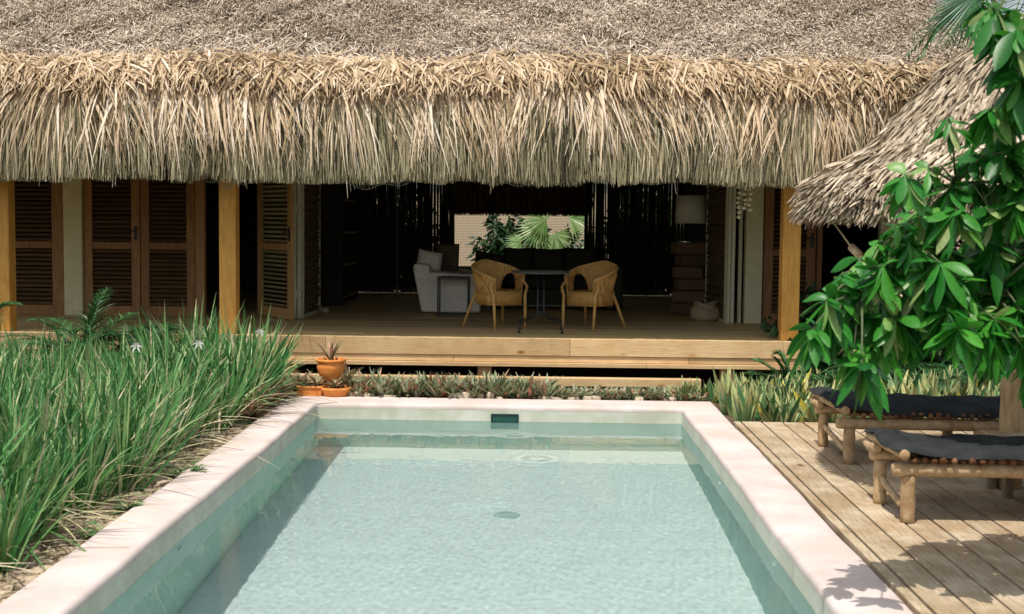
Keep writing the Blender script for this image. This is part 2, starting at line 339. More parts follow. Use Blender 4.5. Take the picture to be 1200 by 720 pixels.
sweep('basin_wall', [(.003, .003, -1.56, .3), (.0, .0, -1.50, .3), (0, 0, -.9, .6), (0, 0, -.175, 1)], 'basin_water_tint', 1, pool)
sweep('basin_rim', [(0, 0, -.175, 1), (.001, .001, -.049, 1)], 'basin', 1, pool)
mb = MB(); ng = 8
for i in range(ng):
    for j in range(ng): pass
mb.add([(X0-.1, Y0-.1, -1.55), (X1+.1, Y0-.1, -1.55), (X1+.1, Y1+.1, -1.55), (X0-.1, Y1+.1, -1.55)], [(0, 1, 2, 3)], .5)
fl = mb.build('basin_floor', 'basin_floor', pool)
# skimmer in the far wall
c = at(591.5, 492, Y1); sk = MB(); sx0, sx1, sz0, sz1 = c.x-.135, c.x+.135, -.215, -.082
sk.box(sx0, sx0+.016, Y1-.016, Y1+.01, sz0, sz1).box(sx1-.016, sx1, Y1-.016, Y1+.01, sz0, sz1).box(sx0+.016, sx1-.016, Y1-.016, Y1+.01, sz1-.014, sz1).box(sx0+.016, sx1-.016, Y1-.016, Y1+.01, sz0, sz0+.014)
skf = sk.build('skimmer', 'skimmer', pool, bevel=.002)
MB().box(sx0+.016, sx1-.016, Y1-.006, Y1+.01, sz0+.014, sz1-.014).build('skimmer_flap', plain('flap', (.015, .075, .058), .35), skf)
for (px, py, side) in ((326, 551, -1), (237, 638, -1), (839, 560, 1), (902, 649, 1)):
    y = {551: 10.0, 638: 7.6, 560: 9.75, 649: 7.45}[py]; x = X0-.002 if side < 0 else X1+.002
    j = MB(); n = 16
    for (ra, rb, d0, d1) in ((.036, .034, 0, .012), (.034, .012, .012, .020), (.012, .010, .020, .004)):
        vs = [(x-side*d0, y+ra*math.cos(2*PI*k/n), -.33+ra*math.sin(2*PI*k/n)) for k in range(n)]+[(x-side*d1, y+rb*math.cos(2*PI*k/n), -.33+rb*math.sin(2*PI*k/n)) for k in range(n)]
        j.add(vs, [(k, (k+1) % n, n+(k+1) % n, n+k) for k in range(n)], .5)
    j.build('water_jet', 'plastic_white', pool, smooth=True)
dz = MB(); dz.lathe([(0, .03), (.07, .028), (.10, .018), (.11, 0)], (-.36+.14, 9.9, -1.55), 28)
for k in range(5): dz.lathe([(.02+.016*k, .032), (.026+.016*k, .032)], (-.36+.14, 9.9, -1.55), 24)
dz.build('floor_drain', 'drain', pool, smooth=True)
# water: rippled sheet
nx, ny = 360, 900; xs = np.linspace(X0-.02, X1+.02, nx); ys = np.linspace(Y0-.02, Y1+.02, ny); XX, YY = np.meshgrid(xs, ys, indexing='ij')
Z = np.zeros_like(XX); rw = np.random.default_rng(3)
for k in range(60):
    a = rw.uniform(0, 2*PI); lam = rw.uniform(.035, .16); q = 2*PI/lam; Z += (.000013*lam/.10)*np.sin(q*(XX*math.cos(a)+YY*math.sin(a))+rw.uniform(0, 6.28))
cx, cyy = (605-629)*1.957/253, 1.957*1500/253
rr = np.hypot(XX-cx, (YY-cyy))
for k in range(10):
    a = rw.uniform(-.35, .35)+PI/2; lam = rw.uniform(.25, .6); Z += .00005*np.sin(2*PI/lam*(XX*math.cos(a)+YY*math.sin(a))+rw.uniform(0, 6.28))
Z += .0009*np.sin(rr*42)*np.exp(-(rr/.22)**2)
wv = np.stack([XX, YY, Z+WZ], -1).reshape(-1, 3); idx = np.arange(nx*ny).reshape(nx, ny)
F = np.stack([idx[:-1, :-1], idx[1:, :-1], idx[1:, 1:], idx[:-1, 1:]], -1).reshape(-1, 4)
wo = finish('pool_water', np_mesh('pool_water', wv, F, np.full(len(wv), .5), None, True), 'water', None, True, False)
tag(wo, None, None, kind='structure')
# sunlight refracted through the water surface onto the basin (Cycles shadow caustics)
sl.cycles.is_caustics_light = True
wo.cycles.is_caustics_caster = True
for o_ in pool.children: o_.cycles.is_caustics_receiver = True

# ------------------------------------------------------------------ wooden deck at the right
mb = MB(); xx = X1+.372; first = True
while xx < 5.0:
    wdt = .075 if first else .188
    y = 1.5
    cuts = [1.5]+sorted(random.uniform(3, 11) for _ in range(2))+[11.6+random.uniform(-.01, .01)]
    if first: cuts = [1.5, 6.1, 11.6]
    for a, b_ in zip(cuts[:-1], cuts[1:]):
        if b_-a < .3: continue
        mb.box(xx+.0085, xx+wdt-.0085, a+.002, b_-.002, -.045+random.uniform(-.002, .002), -.004+random.uniform(-.002, .002))
    xx += wdt; first = False
d_ = mb.build('wooden_deck', 'deck_wood', bevel=.003, bseg=2); tag(d_, None, None, kind='structure')

# ================================================================== HOUSE
FZ = .52; YW = 16.4; YB = 22.2; YF = 13.9
house = thing('thatched_house', (0, 14, 0), 'long open fronted house with a deep shaggy thatched roof and pine terrace behind the pool', 'house')
def hp(name, mat, m_, bevel=.004, parent=None): return m_.build(name, mat, parent or house, bevel=bevel)
def PX(px, Y, py=300): return at(px, py, Y).x
def PZ(px, py, Y): return at(px, py, Y).z
# terrace floor boards (along x)
XE = PX(938, 13.9, 410); mb = MB(); y = YF
while y < 22.35:
    xe_ = XE if y < 16.2 else 5.1
    xs_ = [-9]+sorted(random.uniform(-8, XE-.5) for _ in range(3))+[xe_]
    for a, b_ in zip(xs_[:-1], xs_[1:]): mb.box(a+.002, b_-.002, y, y+.137, FZ-.03, FZ)
    y += .142
ter = hp('terrace_floor', 'floor_wood', mb, .003)
def boards(y0, y1, z0, z1, joints, name):
    mb = MB(); j = [-9]+joints+[XE]
    for a, b_ in zip(j[:-1], j[1:]): mb.box(a+.0015, b_-.0015, y0, y1, z0, z1)
    return hp(name, 'pine', mb, .003, ter)
boards(YF-.03, YF-.003, .335, FZ+.002, [-6.2, -2.3, PX(668, 13.9, 405)], 'fascia_board')
boards(YF-.015, YF+.01, .262, .332, [-4.8, -.9, PX(807, 13.9, 425)], 'fascia_board')
boards(YF-.06, YF+.05, .215, .258, [-7, -3.2, 1.2], 'fascia_lip')
for px in (100, 340, 568, 852):
    x = PX(px, 13.98, 435); hp('deck_support', 'pine', MB().box(x-.075, x+.075, 13.93, 14.07, -.06, .215), .004, ter)
xl, xr = PX(150, 13.4, 448), PX(822, 13.4, 448)
hp('step_board', 'pine', MB().box(xl, xr, 13.40, 13.52, .062, .152), .006, ter)
for px in (345, 580, 800):
    x = PX(px, 13.46, 460); hp('step_support', 'pine', MB().box(x-.05, x+.05, 13.42, 13.50, -.06, .060), .004, ter)
hp('underfloor_shade_sheet', 'dark_room', MB().box(-9, XE, 15.2, 15.24, -.06, FZ-.04).box(XE+.001, 5.1, 16.26, 16.3, -.06, FZ-.04), 0, ter)  # near-black sheets added to stand in for shade below the floor
# front posts
for px, wd in ((4, .19), (268.5, .185), (926, .195)):
    x = PX(px, 14.08); p = hp('post', 'pine_post', MB().box(x-wd/2, x+wd/2, 14.0, 14.0+wd, FZ if px < 900 else .3, 2.9, r=.75), .008)
for x in (-8.1, 5.0): hp('post', 'pine_post', MB().box(x-.09, x+.09, 14.0, 14.18, FZ, 2.9), .008)
hp('eave_beam', 'pine_post', MB().box(-8.5, 5.3, 14.0, 14.16, 2.9, 3.06), .006)
# ---- louvred doors
def louvre(name, xa, ya, xb, yb, z0, z1, fm='door_wood', sm='slat_wood', mid=.86, handle=False, stile=.11, tilt=35, label=None):
    """a louvred leaf from (xa,ya) to (xb,yb)"""
    d = Vector((xb-xa, yb-ya, 0)); W = d.length; ang = math.atan2(d.y, d.x)
    T = Matrix.Translation((xa, ya, 0)) @ Matrix.Rotation(ang, 4, 'Z'); zm = z0+mid
    fr = MB(); th = .02
    fr.box(0, stile, -th, th, z0, z1, mat=T).box(W-stile, W, -th, th, z0, z1, mat=T)
    fr.box(stile, W-stile, -th+.002, th-.002, z0, z0+.13, mat=T).box(stile, W-stile, -th+.002, th-.002, zm, zm+.09, mat=T).box(stile, W-stile, -th+.002, th-.002, z1-.09, z1, mat=T)
    f = fr.build(name, fm, house, bevel=.004)
    if label: f['label'] = label
    s_ = MB()
    for a, b_ in ((z0+.13, zm), (zm+.09, z1-.09)):
        n = int((b_-a)/.056)
        for k in range(n):
            z = a+(k+.5)*(b_-a)/n
            s_.box(stile+.002, W-stile-.002, -.028, .028, -.004, .004, mat=T @ Matrix.Translation((0, 0, z)) @ Matrix.Rotation(R(tilt+random.uniform(-3, 3)), 4, 'X'))
    s_.build('louvre_panel', sm, f)
    if handle:
        h = MB(); hx = W-.05 if handle > 0 else .05
        h.box(hx-.018, hx+.018, -th-.012, -th-.001, zm+.12, zm+.30, mat=T); h.tube([T @ Vector((hx, -th-.01, zm+.24)), T @ Vector((hx, -th-.05, zm+.24)), T @ Vector((hx-.10*handle, -th-.055, zm+.235))], .009, 8)
        h.build('handle', 'iron', f, smooth=False)
    return f
ZT = 2.78
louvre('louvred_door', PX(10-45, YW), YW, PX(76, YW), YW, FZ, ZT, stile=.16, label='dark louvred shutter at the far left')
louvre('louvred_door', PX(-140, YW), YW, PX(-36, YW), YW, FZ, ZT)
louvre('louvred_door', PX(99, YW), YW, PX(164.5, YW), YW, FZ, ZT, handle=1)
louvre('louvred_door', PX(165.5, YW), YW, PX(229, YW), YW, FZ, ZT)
hp('door_jamb', 'door_light', MB().box(PX(230, YW), PX(241, YW), YW-.05, YW+.05, FZ, ZT))
hp('column', 'cream', MB().box(PX(76.5, YW), PX(98.3, YW), YW-.06, YW+.10, FZ, 3.2), .01)
hp('column', 'cream', MB().box(PX(873, YW), PX(893, YW), YW-.06, YW+.12, FZ, 3.2), .01)
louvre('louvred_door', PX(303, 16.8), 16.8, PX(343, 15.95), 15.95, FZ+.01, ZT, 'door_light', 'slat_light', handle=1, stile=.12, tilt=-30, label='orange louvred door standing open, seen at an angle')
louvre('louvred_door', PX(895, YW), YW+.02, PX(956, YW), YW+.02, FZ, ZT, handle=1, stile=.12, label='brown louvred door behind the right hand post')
hp('door_jamb', 'door_wood', MB().box(PX(957, YW), PX(963, YW), YW-.03, YW+.06, FZ, ZT))
# header above the doors, side walls, back wall
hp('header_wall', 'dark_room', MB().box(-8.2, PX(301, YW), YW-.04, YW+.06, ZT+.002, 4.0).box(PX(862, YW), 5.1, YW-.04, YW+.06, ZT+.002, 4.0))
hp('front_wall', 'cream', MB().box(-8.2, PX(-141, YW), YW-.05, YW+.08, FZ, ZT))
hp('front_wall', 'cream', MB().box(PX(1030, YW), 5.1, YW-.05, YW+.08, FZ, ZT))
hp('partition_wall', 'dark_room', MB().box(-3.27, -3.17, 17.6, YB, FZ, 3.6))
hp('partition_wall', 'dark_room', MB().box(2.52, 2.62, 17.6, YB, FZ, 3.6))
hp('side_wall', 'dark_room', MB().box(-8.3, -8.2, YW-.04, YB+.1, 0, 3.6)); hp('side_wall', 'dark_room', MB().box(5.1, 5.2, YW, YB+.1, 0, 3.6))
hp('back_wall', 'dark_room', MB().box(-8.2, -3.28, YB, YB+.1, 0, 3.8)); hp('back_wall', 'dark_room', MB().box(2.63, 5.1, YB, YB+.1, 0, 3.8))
xwl, xwr = PX(532, YB), PX(684, YB)
# bamboo screens
def bamboo(xa, xb, za, zb, dens, hi=1.6, gap=.05):
    s_ = MB(); x = xa
    while x < xb:
        rd = random.uniform(.010, .021); z0 = za+random.uniform(0, .05)
        if random.random() < dens:
            s_.tube([(x+rd+random.uniform(-.012, .012), YB+.04+random.uniform(-.02, .02), z0), (x+rd+random.uniform(-.015, .015), YB+.04+random.uniform(-.015, .015), (z0+zb)/2), (x+rd+random.uniform(-.012, .012), YB+.04+random.uniform(-.02, .02), zb)], rd, 6)
        x += rd*random.uniform(1.1, hi)+(.013 if random.random() < gap else 0)
    b_ = s_.build('bamboo_screen', 'bamboo', house, smooth=True)
    fr = MB(); t = .018
    fr.box(xa-t, xa, YB-.02, YB+.02, FZ, zb).box(xb, xb+t, YB-.02, YB+.02, FZ, zb).box(xa, xb, YB-.018, YB+.016, 1.685, 1.715).box(xa, xb, YB-.018, YB+.018, FZ+.045, FZ+.075)
    fr.build('screen_frame', 'iron', b_)
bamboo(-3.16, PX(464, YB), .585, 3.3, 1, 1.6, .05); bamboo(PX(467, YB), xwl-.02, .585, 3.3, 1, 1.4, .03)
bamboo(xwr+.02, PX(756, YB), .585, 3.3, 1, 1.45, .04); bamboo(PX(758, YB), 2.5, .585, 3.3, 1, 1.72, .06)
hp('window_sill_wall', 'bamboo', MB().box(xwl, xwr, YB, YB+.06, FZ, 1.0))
# twig screens on cream frames
def twigs(xa, ya, xb, yb):
    d = Vector((xb-xa, yb-ya, 0)); W = d.length; T = Matrix.Translation((xa, ya, 0)) @ Matrix.Rotation(math.atan2(d.y, d.x), 4, 'Z')
    fr = MB(); fr.box(0, .05, -.02, .02, FZ, ZT, mat=T).box(W-.03, W, -.02, .02, FZ, ZT, mat=T).box(.05, W-.03, -.018, .018, FZ, FZ+.04, mat=T).box(.05, W-.03, -.018, .018, ZT-.04, ZT, mat=T)
    f = fr.build('twig_screen', 'cream_frame', house, bevel=.003)
    s_ = MB(); z = FZ+.05
    while z < ZT-.05:
        rd = random.uniform(.009, .017); n = 5
        s_.tube([T @ Vector((.03+(W-.04)*k/n, random.uniform(-.012, .012), z+random.uniform(-.012, .012))) for k in range(n+1)], rd, 6); z += rd*1.75
    s_.build('twig_panel', 'twig', f, smooth=True)
twigs(PX(354, 16.4), 16.4, PX(374, 17.5), 17.5); twigs(PX(852, 16.4), 16.4, PX(828.5, 17.5), 17.5)
def post_c(pa, pb, Y, mat='cream_frame'):
    return hp('frame_post', mat, MB().box(PX(pa, Y), PX(pb, Y), Y-.03, Y+.03, FZ, ZT), .004)
for pa, pb, Y in ((344.5, 347.5, 16.3), (348.8, 353.5, 16.32), (852.5, 856.2, 16.33), (857, 861, 16.31), (865, 869.3, 16.45)):
    p = post_c(pa, pb, Y)
    if pa in (348.8, 857):
        for py in (245, 345):
            z = PZ(pa, py, 16.3); hp('hinge', 'steel', MB().tube([(PX(pa-.6, Y), Y-.045, z-.05), (PX(pa-.6, Y), Y-.045, z+.05)], .009, 8), 0, p)
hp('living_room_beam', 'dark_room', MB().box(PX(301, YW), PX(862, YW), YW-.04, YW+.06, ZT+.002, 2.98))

# ---- roof
EX0, EX1 = -8.6, 5.42; EY0, EY1 = 13.72, 22.75; EZ = 3.42; RZ = 7.7
rx0, rx1, ry = EX0+4.3, EX1-4.3, (EY0+EY1)/2
def roofshell(off, mb):
    e = EZ-off; A = [(EX0+off*.3, EY0+off*.3, e), (EX1-off*.3, EY0+off*.3, e), (EX1-off*.3, EY1-off*.3, e), (EX0+off*.3, EY1-off*.3, e)]; Rg = [(rx0, ry, RZ-off), (rx1, ry, RZ-off)]
    return A+Rg
fs = [(0, 1, 5, 4), (1, 2, 5), (2, 3, 4, 5), (3, 0, 4)]
mb = MB(); mb.add(roofshell(.04, mb), fs, .5); v2 = roofshell(.38, mb); mb.add(v2, [f[::-1] for f in fs], .5, 1)
a = roofshell(.04, mb)[:4]; b_ = v2[:4]
for k in range(4): mb.add([a[k], a[(k+1) % 4], b_[(k+1) % 4], b_[k]], [(0, 3, 2, 1)], .5)
roof = hp('roof', ['thatch_base', 'thatch_under_bounce'], mb, 0)
raf = MB()
for k in range(20):
    x = EX0+.6+k*.7
    raf.tube([(x, 13.9, 3.10), (x, ry-.1, RZ-.55)], .035, 6); raf.tube([(x, EY1-.2, 3.10), (x, ry+.1, RZ-.55)], .035, 6)
raf = raf.build('rafter_frame', 'bamboo', roof)
# thatch skirt backing
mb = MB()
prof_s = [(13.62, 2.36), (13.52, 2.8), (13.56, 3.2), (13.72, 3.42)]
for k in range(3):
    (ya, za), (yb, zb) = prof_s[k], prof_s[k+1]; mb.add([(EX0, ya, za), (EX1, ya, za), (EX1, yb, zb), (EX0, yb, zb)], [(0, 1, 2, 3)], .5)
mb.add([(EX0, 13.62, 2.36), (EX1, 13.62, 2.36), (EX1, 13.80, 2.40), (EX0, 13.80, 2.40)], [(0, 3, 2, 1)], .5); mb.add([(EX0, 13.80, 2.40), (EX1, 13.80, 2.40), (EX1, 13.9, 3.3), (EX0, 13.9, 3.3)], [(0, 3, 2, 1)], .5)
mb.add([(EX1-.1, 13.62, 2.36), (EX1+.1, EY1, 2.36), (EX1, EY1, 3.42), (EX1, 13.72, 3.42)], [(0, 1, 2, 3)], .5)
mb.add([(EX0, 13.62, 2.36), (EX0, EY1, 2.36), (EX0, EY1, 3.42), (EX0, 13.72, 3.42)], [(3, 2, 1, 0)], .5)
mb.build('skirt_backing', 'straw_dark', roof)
# layer 1: older lower fringe, shaded gaps painted as darker patches through r
def lower_fringe(n, x, y, xdir=None):
    zt = U(2.45, 3.0, n); L_ = zt-(2.205+.03*smooth_noise(x, 1.3, 5)+.03*smooth_noise(x, 6, 6))+U(-.05, .04, n)
    d = nrm(vec(U(-.10, .10, n)+.10*smooth_noise(x, 2.2, 4), U(-.06, .03, n), -1))
    side = nrm(vec(1, U(-.7, .7, n), U(-.1, .1, n), n)); rv = np.clip(RNG.normal(.50, .27, n)+.28*smooth_noise(x+zt*.8, 1.9, 9)+.15*smooth_noise(x, 8, 10), 0, 1)
    return strips(vec(x, y, zt), d, L_, U(.008, .02, n), side, vec(U(-.03, .03, n), U(-.03, .02, n), 0), [.8, 1, .8, .35], rv)
n = 22000; x = U(EX0, EX1, n); x = x[RNG.random(n) < .70+.40*smooth_noise(x, 2.3, 12)+.35*smooth_noise(x, 7, 13)]; n = len(x)
parts = [lower_fringe(n, x, 13.52-U(0, .19, n))]
np_obj('lower_fringe', parts, 'straw_old_shaded', roof)
# layer 2: upper drape swept in tufts
def drape(n, zlo, zhi, Lmin, Lmax, wlo, whi, off):
    x = U(EX0, EX1, n); tuft = np.floor(x/.11+RNG.normal(0, .8, n)); tr = np.random.default_rng(21).uniform(-1, 1, 8000)
    sweep_ = .28*tr[(tuft.astype(int)+900)]+.30*smooth_noise(x, .9, 31)+.18*smooth_noise(x, 2.7, 32)
    lenf = .74+.26*tr[(tuft.astype(int)+4900)]
    zt = U(zlo, zhi, n); y0 = 13.62-(3.42-zt)*.25-off+U(-.04, .04, n)
    d = nrm(vec(sweep_*1.0+U(-.14, .14, n), U(-.42, -.12, n), U(-.75, -.2, n)))
    L_ = U(Lmin, Lmax, n)*lenf
    bend = vec(sweep_*.10, L_*.14, -L_*.55)
    side = nrm(vec(1, U(-.6, .6, n), sweep_*.5+U(-.2, .2, n))); rv = np.clip(RNG.normal(.68, .19, n)+.22*tr[(tuft.astype(int)+2900)]-.4*(RNG.random(n) < .08), 0, 1)
    return strips(vec(x, y0, zt), d, L_, U(wlo, whi, n), side, bend, [.7, 1, .95, .7, .4, .12], rv)
parts = [drape(3600, 2.78, 3.02, .22, .42, .010, .024, .0), drape(4600, 2.92, 3.20, .34, .62, .014, .032, .02), drape(3600, 3.10, 3.30, .45, .78, .018, .040, .05)]
np_obj('upper_fringe', parts, 'straw', roof)
# layer 3: tangled band
n = 14000; x = U(EX0, EX1, n); s_ = RNG.normal(-.075, .075, n)+.05*smooth_noise(x, 1.7, 51)
root_ = vec(x, 13.66+s_*.95+U(-.06, .06, n), 3.40+s_*.95+U(0, .10, n)); an = U(-2.6, .6, n)+.7*smooth_noise(x, 1.5, 44)
dn = np.array([0, -.7, .7]); dd = np.stack([np.cos(an), np.sin(an)*.75, np.sin(an)*.45+U(-.15, .08, n)], -1)
parts = [strips(root_, nrm(dd), U(.10, .32, n), U(.012, .034, n), nrm(np.cross(nrm(dd), dn+RNG.normal(0, .35, (n, 3)))), vec(0, -U(0, .05, n), -U(.02, .16, n)), [.6, 1, .9, .6, .2], np.clip(RNG.normal(.36, .22, n)+.2*smooth_noise(x, 2.1, 45), 0, 1))]
np_obj('tangled_band', parts, 'straw', roof)
n = 4500; x = U(EX0+.3, EX1-.3, n); s_ = np.abs(RNG.normal(0, .2, n)); an = U(-3.1, .1, n); dd = nrm(np.stack([np.cos(an), np.sin(an)*.7, np.sin(an)*.6+U(-.05, .1, n)], -1))
np_obj('loose_thatch', [strips(vec(x, EY0+s_, EZ+s_+U(0, .05, n)), dd, U(.06, .18, n), U(.008, .020, n), nrm(np.cross(dd, dn+RNG.normal(0, .35, (n, 3)))), vec(0, 0, -U(0, .08, n)), [.6, 1, .8, .3], np.clip(RNG.normal(.6, .25, n), 0, 1))], 'straw_bits', roof)
# layer 4: weathered cut ends over the slopes
def slope_bits(n, smin, smax, hip='front'):
    s_ = RNG.uniform(smin, smax, n); 
    if hip == 'front':
        xa, xb = EX0+s_, EX1-s_; x = xa+(xb-xa)*RNG.random(n); P = vec(x, EY0+s_, EZ+s_); nn = np.array([0, -.707, .707]); down = np.array([0, -.707, -.707]); lat = np.array([1., 0, 0])
    elif hip == 'right':
        ya, yb = EY0+s_, EY1-s_; y = ya+(yb-ya)*RNG.random(n); P = vec(EX1-s_, y, EZ+s_); nn = np.array([.707, 0, .707]); down = np.array([.707, 0, -.707]); lat = np.array([0., 1, 0])
    bump_ = .05*smooth_noise(P[:, 0]+P[:, 1]*3.1, 1.2, 61)+.03*smooth_noise(P[:, 0]*1.7-P[:, 2]*4, 2.4, 62)
    P = P+nn*(bump_+U(-.03, .03, n))[:, None]
    a1, a2 = RNG.normal(0, .65, n), RNG.normal(.6, .6, n)
    d = nrm(down*a2[:, None]+lat*a1[:, None]+nn*np.abs(RNG.normal(.25, .28, n))[:, None])
    side = nrm(np.cross(d, nn+RNG.normal(0, .6, (n, 3))))
    clump = .16*smooth_noise(P[:, 0]*.9+P[:, 2]*2.4, .8, 63)+.14*smooth_noise(P[:, 0]*2.2-P[:, 2]*5, 1.3, 65)+.10*smooth_noise(P[:, 0]*4+P[:, 2]*9, 1.7, 64)
    return strips(P, d, np.where(RNG.random(n) < .05, U(.08, .16, n), U(.022, .062, n)), U(.006, .0135, n), side, vec(0, 0, -U(0, .02, n)), [1, .9, .5], np.clip(RNG.normal(.55, .24, n)+clump, 0, 1))
parts = [slope_bits(165000, -.03, 1.7), slope_bits(30000, 1.7, 4.3), slope_bits(14000, 0, 4.2, 'right')]
np_obj('weathered_thatch', parts, 'straw_bits', roof)
# right side fringe
n = 9000; y = U(13.6, EY1, n); zt = U(2.5, 3.45, n); L_ = np.minimum(U(.35, .7, n), zt-2.2)
parts = [strips(vec(EX1+.10+U(-.08, .08, n), y, zt), nrm(vec(U(.0, .3, n), U(-.2, .2, n), -1)), L_, U(.012, .026, n), nrm(vec(U(-.5, .5, n), 1, 0)), vec(.02, 0, -L_*.1), [.7, 1, .8, .3], np.clip(RNG.normal(.6, .2, n), 0, 1))]
np_obj('side_fringe', parts, 'straw', roof)
# rear fringe seen through the house
n = 5000; x = U(xwl-.1, xwr+.1, n); zt = U(2.25, 2.9, n); L_ = zt-1.93+U(-.10, .05, n)
parts = [strips(vec(x, 22.62+U(-.06, .10, n), zt), nrm(vec(U(-.12, .12, n), 0, -1)), L_, U(.012, .028, n), nrm(vec(1, U(-.6, .6, n), 0)), vec(U(-.03, .03, n), 0, 0), [.8, 1, .8, .3], RNG.random(n))]
np_obj('rear_fringe', parts, 'fibre_brown', roof)
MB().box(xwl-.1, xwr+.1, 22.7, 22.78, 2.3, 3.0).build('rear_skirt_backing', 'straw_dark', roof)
# wire netting under the eave
def netting(pxa, pxb, drop, pytop=212, Y=13.7):
    xa, xb = PX(pxa, Y, pytop), PX(pxb, Y, pytop); zt = 2.30; mb = MB(); n = int((xb-xa)/.035)
    def sag(x): u = (x-xa)/(xb-xa); return zt-.05-drop*math.sin(PI*u)**.7*(1+.25*math.sin(u*17))
    for dirn in (1, -1):
        for k in range(-3, n+3):
            pts = []
            for q in range(7):
                x = xa+k*.035+dirn*.035*q*.55+.006*math.sin(q*2+k); 
                if x < xa or x > xb: continue
                z = zt-(zt-sag(x))*q/6; pts.append((x, Y+.03*math.sin(k+q*.8), z))
            if len(pts) > 1: mb.tube(pts, .0016, 4)
    mb.tube([(xa+(xb-xa)*i/30, Y, sag(xa+(xb-xa)*i/30)) for i in range(31)], .002, 4)
    return mb.build('wire_netting', 'wire', roof)
netting(236, 300, .12); netting(372, 492, .11); netting(30, 75, .07); netting(560, 665, .07)

# ================================================================== FURNITURE IN THE HOUSE
def rattan_chair(loc, rz, label):
    t = thing('rattan_armchair', loc, label, 'armchair', 'rattan armchairs at the bistro table', rz)
    # local: front is -y
    NU, NV = 84, 16
    def ring(u, k):                       # u 0..1 from left arm front round the back to right arm front
        a = -PI*.5-PI*.78+u*2*PI*.78      # angle; back is at +y
        a = a+PI                         # so that u=.5 -> +y
        x, y = math.cos(a), math.sin(a); e = 2.6
        s_ = (abs(x)**e+abs(y)**e)**(-1/e); return x*s_, y*s_, a
    def surf(u, v):
        x, y, a = ring(u, v); b_ = max(0, 1-abs(u-.5)*2)          # 1 at the back, 0 at arm fronts
        top = .58+.215*(b_**.75)*(.75+.25*math.sin(b_*PI/2)); top = min(top, .79); bot = .42
        z = bot+(top-bot)*v; fl_ = 1+.13*v*b_+.06*v
        return Vector((x*.265*fl_, y*.255*fl_, z)), top
    vs = []; 
    for i in range(NU+1):
        for j in range(NV+1): vs.append(surf(i/NU, j/NV)[0])
    fs_ = []
    for i in range(NU):
        for j in range(NV):
            u, v = (i+.5)/NU, (j+.5)/NV; p, _ = surf(u, v); du = (u-.5)*2
            q_ = (abs(du)-.43)/.17
            if abs(q_) < 1 and p.z < .45+.205*math.sqrt(1-q_*q_): continue
            fs_.append((i*(NV+1)+j, (i+1)*(NV+1)+j, (i+1)*(NV+1)+j+1, i*(NV+1)+j+1))
    sh = MB().add(vs, fs_, .5).build('woven_back', 'rattan', t, True, True)
    so_ = sh.modifiers.new('thick', 'SOLIDIFY'); so_.thickness = .014
    rim = [surf(i/40, 1)[0]+Vector((0, 0, .004)) for i in range(41)]
    fl2, fr2 = rim[0], rim[-1]
    fr = MB(); fr.tube(rim, .016, 8)
    for sg in (-1, 1):
        ap = []
        for k in range(17):
            q = PI*k/16; du = sg*.43+.17*math.cos(q); u = .5+du/2; zt_ = .45+.205*math.sin(q); p1 = surf(u, 1)[0]; vv = (zt_-.42)/(p1.z-.42); ap.append(surf(u, vv)[0])
        fr.tube(ap, .010, 6)
    fr.build('cane_rim', 'cane', t, True, True)
    for sx in (-1, 1):
        tp = fl2 if sx*fl2.x > 0 else fr2
        MB().tube([tp+Vector((0, 0, -.005)), Vector((sx*.262, -.215, .50)), Vector((sx*.225, -.225, .40)), Vector((sx*.222, -.235, .22)), Vector((sx*.215, -.245, 0))], [.014, .017, .018, .019, .014], 8).build('leg', 'cane', t, True, True)
        bp = surf(.5+sx*.13, 0)[0]; bp = Vector((sx*.20, .20, .40))
        MB().tube([bp+Vector((0, 0, .05)), bp, Vector((sx*.23, .25, .27)), Vector((sx*.29, .34, 0))], [.013, .018, .019, .014], 8).build('leg', 'cane', t, True, True)
        MB().tube([Vector((sx*.285, -.20, .44)), Vector((sx*.305, .0, .66))], .008, 6).build('arm_strut', 'cane', t, True, True)
    ap_ = MB(); se = MB(); n = 48; pr = []
    for k in range(n):
        a = 2*PI*k/n; x, y = math.cos(a), math.sin(a); e = 3.2; s_ = (abs(x)**e+abs(y)**e)**(-1/e); pr.append((x*s_*.248, y*s_*.24))
    ap_.add([(x, y, .28) for x, y in pr]+[(x*1.02, y*1.02, .447) for x, y in pr]+[(x*.9, y*.9, .453) for x, y in pr], [(i+q*n, (i+1) % n+q*n, (i+1) % n+(q+1)*n, i+(q+1)*n) for q in range(2) for i in range(n)], .5)
    o_ = ap_.build('apron', 'rattan', t, True, True); q = o_.modifiers.new('thick', 'SOLIDIFY'); q.thickness = .008
    se.add([(x*.93, y*.93, .445) for x, y in pr]+[(x*.5, y*.5, .43) for x, y in pr]+[(0, 0, .425)], [(i, (i+1) % n, (i+1) % n+n, i+n) for i in range(n)]+[(i+n, (i+1) % n+n, 2*n) for i in range(n)], .5)
    se.build('seat', 'rattan', t, True, True)
    return t
rattan_chair((-.455, 15.28, FZ), R(36), 'golden rattan armchair left of the bistro table, nearest the white sofa')
rattan_chair((.635, 15.28, FZ), R(-36), 'golden rattan armchair right of the bistro table')
